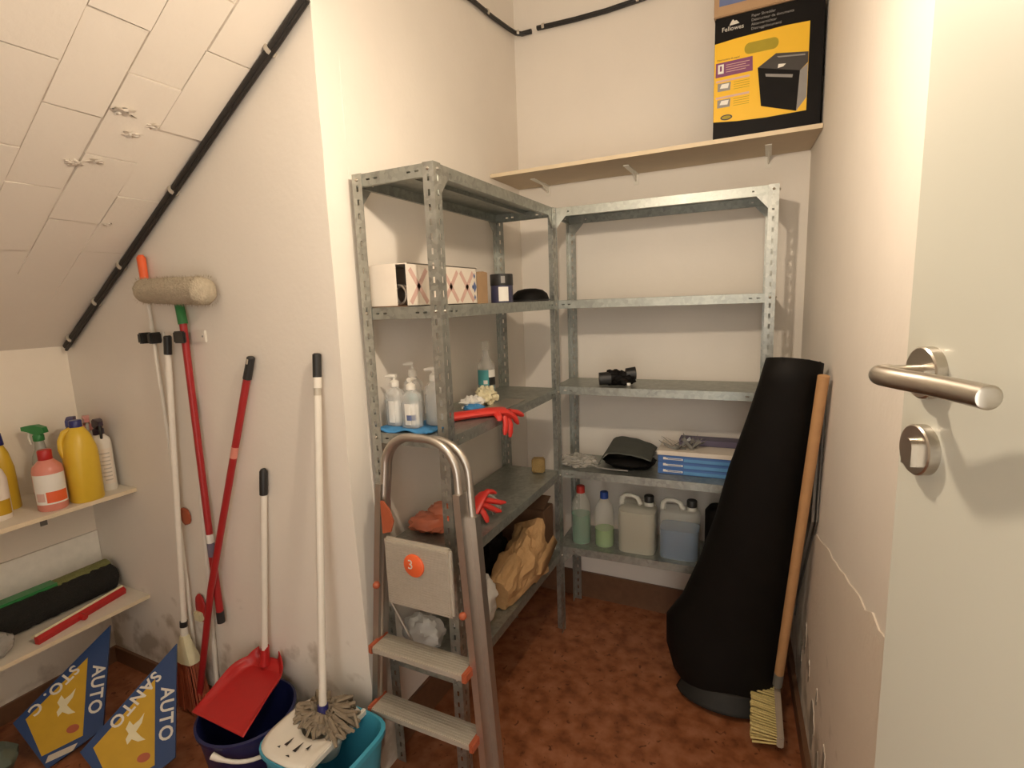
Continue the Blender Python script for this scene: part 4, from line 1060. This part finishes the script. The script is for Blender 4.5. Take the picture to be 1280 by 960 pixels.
# bottom level: white bag, paper bag, dark items, brown carton
single('plastic_bag', MB().blob((.288, .085, zd+.118), (.078, .105, .118), .28, 2.4, 2, 34, 24, zd), M_whitebag, 'white plastic bag on the bottom shelf behind the ladder rail', 'bag')
single('plastic_bag', MB().blob((.180, -.075, zd+.065), (.075, .058, .065), .25, 2.6, 7, 30, 20, zd), mat('grey_bag', (.36, .35, .33), .4, var=.08, bump=.3, bscale=40), 'grey plastic bag on the bottom shelf seen between the ladder steps', 'bag')
PB = Thing('paper_bag', (.30, .38, zd), 'brown paper bag lying open on the bottom shelf', 'bag')
rings = []
for i in range(15):
    t = i/14; c0 = V((.305, .235, zd+.06)).lerp(V((.320, .575, zd+.112)), t)
    wx, wz_ = .052+.030*t, .058+.055*t
    ring = []
    for k in range(28):
        a = 2*PI*k/28; ca, sa = math.cos(a), math.sin(a); q = (abs(ca)**3+abs(sa)**3)**(-1/3)
        f = 1+.30*noise.noise(V((math.cos(a)*2.2, math.sin(a)*2.2, t*4.5)))+.16*noise.noise(V((math.cos(a)*5, math.sin(a)*5, t*9)))+(.25*noise.noise(V((math.cos(a)*3, math.sin(a)*3, 4))) if t > .9 else 0)
        v_ = c0+V((wx*ca*q*f, .02*noise.noise(V((a, t*3, 8))), wz_*sa*q*f)); v_.z = max(v_.z, zd+.0015); v_.x = min(v_.x, .395)
        ring.append(v_)
    rings.append(ring)
pmb = MB().loft(rings, False); pmb.f.append(tuple(range(28)))
PB.part('bag', pmb, M_paper, smooth=False, solid=.0015)
PB.part('gusset_fold', MB().add([V((.360, .30, zd+.01)), V((.392, .50, zd+.12)), V((.399, .62, zd+.16)), V((.402, .66, zd+.11)), V((.392, .54, zd+.03))], [(0, 1, 2, 3, 4)]), M_paper, solid=.0015)
single('black_bag', MB().blob((.165, .43, zd+.13), (.060, .11, .125), .35, 2.6, 5, 28, 20, zd), M_rubber, 'black bag stuffed behind the paper bag on the bottom shelf', 'bag')
single('olive_pouch', MB().blob((.185, .255, zd+.060), (.050, .055, .060), .3, 2.6, 11, 24, 16, zd), mat('olive_cloth', (.16, .12, .05), .9), 'olive cloth pouch tucked between the white bag and the black bag', 'pouch')
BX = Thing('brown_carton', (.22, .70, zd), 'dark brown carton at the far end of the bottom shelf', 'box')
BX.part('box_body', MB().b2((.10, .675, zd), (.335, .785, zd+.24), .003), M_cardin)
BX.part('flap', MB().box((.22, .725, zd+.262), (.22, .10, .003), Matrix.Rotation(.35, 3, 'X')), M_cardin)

# ================================================================== things on the back shelving unit
ca_, sa_ = math.cos(A2), math.sin(A2)
R2 = lambda x, y, z: V((.342+(x-.342)*ca_-(y-.8055)*sa_, .8055+(x-.342)*sa_+(y-.8055)*ca_, z))
y3, y4, y5 = Z2[2]+.001, Z2[3]+.001, Z2[4]+.001
GL = Thing('work_gloves', R2(.62, .90, y3), 'bundled pair of black work gloves alone on the third shelf of the back unit', 'gloves')
GL.part('glove', MB().blob(R2(.650, .905, y3+.030), (.052, .036, .032), .35, 3, 2, 24, 16, y3), M_rubber)
GL.part('glove', MB().blob(R2(.602, .895, y3+.034), (.045, .034, .036), .35, 3, 6, 24, 16, y3), M_rubber)
GL.part('cuff', MB().tube([R2(.595, .885, y3+.032), R2(.545, .868, y3+.030)], [.030, .029], 16), M_black)
GL.part('cuff', MB().tube([R2(.660, .905, y3+.050), R2(.700, .920, y3+.052)], [.026, .030], 16), M_black)
GL.part('tag', MB().b2(R2(.672, .868, y3+.002), R2(.688, .874, y3+.014)), M_labelw)
single('plastic_film', MB().blob(R2(.435, .90, y4+.022), (.085, .07, .022), .6, 4, 3, 34, 18, y4), M_film, 'loose clear plastic film at the left of the fourth back shelf', 'film')
FB = Thing('folded_bag', R2(.66, .93, y4), 'folded dark grey bag with black underside on the fourth back shelf', 'bag')
def fbag(u, v):
    q = R2(.535+.245*u, .862+.19*v, y4+.045+.070*math.sin(PI*min(1, u*.62+.25))*(.55+.45*v))
    if u < .15: q.z -= (.15-u)*.35
    q.z += .005*noise.noise(V((u*5, v*5, 1))); return q
FB.part('upper_fold', MB().grid(fbag, 22, 14), mat('dark_grey_cloth', (.075, .080, .068), .7, var=.15), solid=.004)
FB.part('lower_fold', MB().blob(R2(.665, .955, y4+.028), (.125, .095, .030), .12, 3, 4, 30, 14, y4), M_rubber)
FB.part('strap', MB().tube([R2(.53, .86, y4+.010), R2(.60, .852, y4+.008), R2(.68, .850, y4+.010)], .007, 10, flat=.5), M_grey)
for i in range(3):
    z0 = y4+i*.0285
    c = R2(.985, .985, z0)
    T = Thing('glove_box', c, ['lowest', 'middle', 'uppermost'][i]+' of three flat blue boxes stacked on the fourth back shelf', 'box', 'blue boxes on the back unit')
    def lb_(x0, x1, za_, zb2, d, m, nm):
        m_ = MB(); m_.b2((x0, -.0955-d, za_), (x1, -.0950, zb2)); m_.xf(Matrix.Translation(c) @ Matrix.Rotation(A2, 4, 'Z')); T.part(nm, m_, m)
    m_ = MB().b2((-.178, -.095, 0), (.178, .105, .0280), .0015).xf(Matrix.Translation(c) @ Matrix.Rotation(A2, 4, 'Z'))
    T.part('box_body', m_, mat('box_blue', (.055, .15, .42), .4, var=.08))
    lb_(-.155, -.070, .010, .018, .0004, M_labelw, 'lettering_band')
    lb_(-.155, -.143, .010, .021, .0006, M_labelw, 'logo_patch')
    lb_(-.066, .176, .004, .018, .0003, mat('box_lightblue', (.10, .30, .58), .4), 'colour_band')
    lb_(-.135, -.075, .0125, .0155, .0006, M_blueprint, 'lettering_band')
c = R2(.985, .99, y4+.0857)
T = Thing('sleeve_box', c, 'flat white and blue box on top of the three blue boxes', 'box')
T.part('box_body', MB().b2((-.182, -.098, 0), (.182, .10, .020), .0015).xf(Matrix.Translation(c) @ Matrix.Rotation(A2, 4, 'Z')), M_boxwhite)
T.part('top_box', MB().b2((-.10, .02, .0205), (.182, .10, .048), .0015).xf(Matrix.Translation(c) @ Matrix.Rotation(A2, 4, 'Z')), mat('violet_box', (.12, .10, .16), .5))
random.seed(21)
PF = MB()
for i in range(26):
    a = random.uniform(0, 2*PI); o_ = R2(.90+random.uniform(-.05, .07), .95+random.uniform(-.03, .04), y4+.107)
    q = o_+V((math.cos(a)*.05, math.sin(a)*.03, random.uniform(.005, .05))); s_ = V((random.uniform(-.02, .02), random.uniform(-.02, .02), random.uniform(.0, .02)))
    PF.add([o_, q, q+s_, o_+s_*.7], [(0, 1, 2, 3)])
single('shrink_wrap', PF, mat('smoky_film', (.30, .29, .26), .12, alpha=.6), 'torn clear wrap lying on the stack of blue boxes', 'film', smooth=False, solid=.0008)

def round_bottle(loc, h, r, label, capm, liqm, liqh):
    c = V(loc); T = Thing('cleaning_bottle', c, label, 'bottle', 'bottles on the bottom back shelf')
    T.part('liquid', MB().lathe([(.001, .002), (r*.93, .002), (r*.95, .008), (r*.95, liqh), (.001, liqh)], c, 28), liqm)
    T.part('bottle_body', MB().lathe([(.001, 0), (r*.96, 0), (r, .006), (r, h*.62), (r*.88, h*.72), (r*.45, h*.86), (r*.36, h*.90)], c, 28), M_milky)
    T.part('cap', MB().lathe([(r*.40, h*.875), (r*.44, h*.88), (r*.42, h*.99), (r*.36, h), (.001, h)], c, 20), capm)
round_bottle(R2(.440, .895, y5), .285, .048, 'milky bottle with red cap, half full of dark green liquid', mat('dark_red_cap', (.42, .03, .02), .4), mat('green_liquid', (.010, .15, .075), .25), .145)
round_bottle(R2(.556, .895, y5), .268, .046, 'milky bottle with blue cap and a little pale green liquid', mat('blue_cap', (.015, .05, .25), .4), mat('lime_liquid', (.16, .33, .08), .25), .085)
def jerrycan(loc, label, liqm, liqh, h=.272, wx=.088, wy=.065, bodym=None):
    c = V(loc); T = Thing('jerrycan', c, label, 'jerrycan', 'jerrycans on the bottom back shelf', A2)
    L = lambda m_: m_.xf(Matrix.Translation(c) @ Matrix.Rotation(A2, 4, 'Z'))
    O_ = (0, 0, 0)
    T.part('liquid', L(MB().lathe([(.001, .003), (.93, .003), (.955, .010), (.955, liqh), (.001, liqh)], O_, 40, sx=wx, sy=wy, sq=5)), liqm)
    T.part('can_body', L(MB().lathe([(.001, 0), (.95, 0), (1, .010), (1, h*.70), (.97, h*.76), (.86, h*.82), (.60, h*.84), (.001, h*.845)], O_, 40, sx=wx, sy=wy, sq=5)), bodym or M_milky)
    T.part('handle', L(MB().tube([(-wx*.86, 0, h*.80), (-wx*.84, 0, h*.90), (-wx*.66, 0, h*.965), (-wx*.30, 0, h*.965), (-wx*.02, 0, h*.93), (wx*.14, 0, h*.82)], [.013, .011, .010, .010, .011, .013], 12, flat=1.0)), M_milky2)
    T.part('neck', L(MB().lathe([(.022, h*.82), (.020, h*.90)], (wx*.58, 0, 0), 20)), M_milky2)
    T.part('cap', L(MB().lathe([(.021, h*.885), (.0225, h*.89), (.0225, h*.985), (.020, h), (.001, h)], (wx*.58, 0, 0), 24)), M_black)
jerrycan(R2(.716, .898, y5), 'milky jerrycan with black cap full of cloudy liquid', mat('cloudy_liquid', (.36, .34, .26), .3), .20)
jerrycan(R2(.905, .898, y5), 'milky jerrycan with black cap, two thirds full of blue liquid', mat('blue_liquid', (.008, .10, .25), .25), .140)
single('dark_canister', MB().lathe([(.001, 0), (.055, 0), (.058, .006), (.058, .20), (.040, .225), (.001, .226)], R2(1.065, .985, y5), 24), M_rubber, 'black canister in the shadow right of the blue jerrycan', 'canister')

# ================================================================== black rubber roll leaning on the right wall
RL = Thing('rubber_roll', (1.10, .66, 0), 'large black rubber mat rolled into a flaring tube, leaning on the right wall', 'mat roll')
#        z     cx     cy    rx    ry
ring = [(0.003, 1.125, .640, .125, .075), (.02, 1.120, .645, .150, .095), (.07, 1.110, .655, .190, .115), (.16, 1.105, .660, .212, .120), (.28, 1.108, .655, .216, .115), (.40, 1.143, .640, .190, .105),
        (.60, 1.184, .598, .160, .098), (.80, 1.220, .558, .137, .088), (1.0, 1.247, .512, .122, .080), (1.2, 1.282, .466, .101, .074), (1.33, 1.302, .438, .087, .070), (1.40, 1.312, .424, .079, .068)]
rs_ = []
for z, cx, cy_, rx2, ry2 in ring:
    rr = []
    for k in range(44):
        a = 2*PI*k/44
        f = 1+.018*noise.noise(V((math.cos(a)*2, math.sin(a)*2, z*3)))
        rr.append(V((min(cx+rx2*f*math.cos(a), rwx(cy_)-.004), cy_+ry2*f*math.sin(a), z+(0.018*math.cos(a+2) if z > 1.35 else 0)+(-.015*math.cos(a) if .05 < z < .3 else 0))))
    rs_.append(rr)
RL.part('outer_sheet', MB().loft(rs_, False), M_rubber, solid=.006)
sp = []
for j in range(2):
    line = []
    for k in range(60):
        a = 2*PI*k/30; f = 1-.010*k/1.6/10-.06
        z, cx, cy_, rx2, ry2 = ring[-1]
        f = .90-.008*k
        line.append(V((cx-(.036 if j == 0 else 0)+rx2*f*math.cos(a), cy_+(.046 if j == 0 else 0)+ry2*f*math.sin(a), 1.20 if j == 0 else 1.405+.014*math.cos(a+2)-.0003*k)))
    sp.append(line)
m_ = MB(); m_.loft(sp, False, False); RL.part('inner_turns', m_, M_rubber, solid=.005)
# turned-out lip of the sheet at the foot, facing the door
lip = MB().grid(lambda u, v: V((1.125+(.155+.035*v)*math.cos(PI*1.08+PI*.86*u), .640+(.098+.045*v)*math.sin(PI*1.08+PI*.86*u), .075-.062*v+.01*math.sin(PI*u))), 26, 6)
RL.part('turned_lip', lip, M_rubber_lit, solid=.005)

# framed dark panel behind the broom stick, against the right wall
FP = Thing('framed_panel', (1.37, .75, 0), 'dark panel with grey frame leaning on the right wall behind the roll', 'panel')
wn = V((-1, RS, 0)).normalized()
W = lambda y_, z_, d_=0: V((rwx(y_), y_, z_)) + wn*d_
cor = [(.462, .86), (.425, 1.30), (.83, 1.36), (.90, .28)]
def slab(poly, d0, d1):
    m_ = MB(); n = len(poly); vs = [W(a, b, d0) for a, b in poly]+[W(a, b, d1) for a, b in poly]
    return m_.add(vs, [tuple(reversed(range(n))), tuple(range(n, 2*n))]+[(i, (i+1) % n, (i+1) % n+n, i+n) for i in range(n)])
FP.part('panel', slab(cor, .008, .014), M_darkglass, smooth=False)
for i in range(4):
    a, b = V(cor[i]), V(cor[(i+1) % 4]); d = (b-a).normalized(); n2 = V((d.y, -d.x)); ctr = V((.65, .95))
    if (ctr-a).dot(n2) < 0: n2 = -n2
    FP.part('frame_bar', slab([tuple(a), tuple(b), tuple(b+n2*.030), tuple(a+n2*.030)], .004, .022), M_frame, smooth=False)

# push broom with pale wooden handle and yellow bristles
b0, b1_ = V((1.314, .590, .165)), V((1.388, .350, 1.365))
PBm = Thing('push_broom', (1.30, .52, 0), 'push broom with pale wooden stick and yellow bristles leaning on the right wall', 'broom')
PBm.part('stick', MB().tube([b0, b1_], .0165, 16), M_wood)
hd0, hd1 = V((1.322, .395, .060)), V((1.312, .640, .090)); hd = (hd1-hd0).normalized(); hc = (hd0+hd1)/2
side = V((0, 0, 1)).cross(hd).normalized(); hup = hd.cross(side)
Rm = Matrix((hd, side, hup)).transposed()
PBm.part('head_block', MB().box(hc, (.250, .022, .050), Rm, .004), mat('head_wood', (.42, .34, .26), .6))
PBm.part('socket_bracket', MB().box(hd1+V((-.030, -.005, .030)), (.050, .030, .045), Rm, .006), M_frame)
PBm.part('socket', MB().tube([b0+(b1_-b0).normalized()*.03, b0-(b1_-b0).normalized()*.03], .017, 14), M_frame)
random.seed(31); bs = MB()
for i in range(22):
    for j in range(4):
        u = (i+.5)/22-.5; q = hc+hd*(.240*u)+hup*(.034*(j/3-.5))+side*.008
        tip = q+side*(.085+random.uniform(-.004, .004))+hd*random.uniform(-.006, .006)+hup*(.022*(j/3-.5)+random.uniform(-.004, .004))
        tip.z = max(tip.z, .003)
        bs.tube([q, tip], [.0036, .0050], 5)
PBm.part('bristles', bs, M_bristle, kind='stuff')
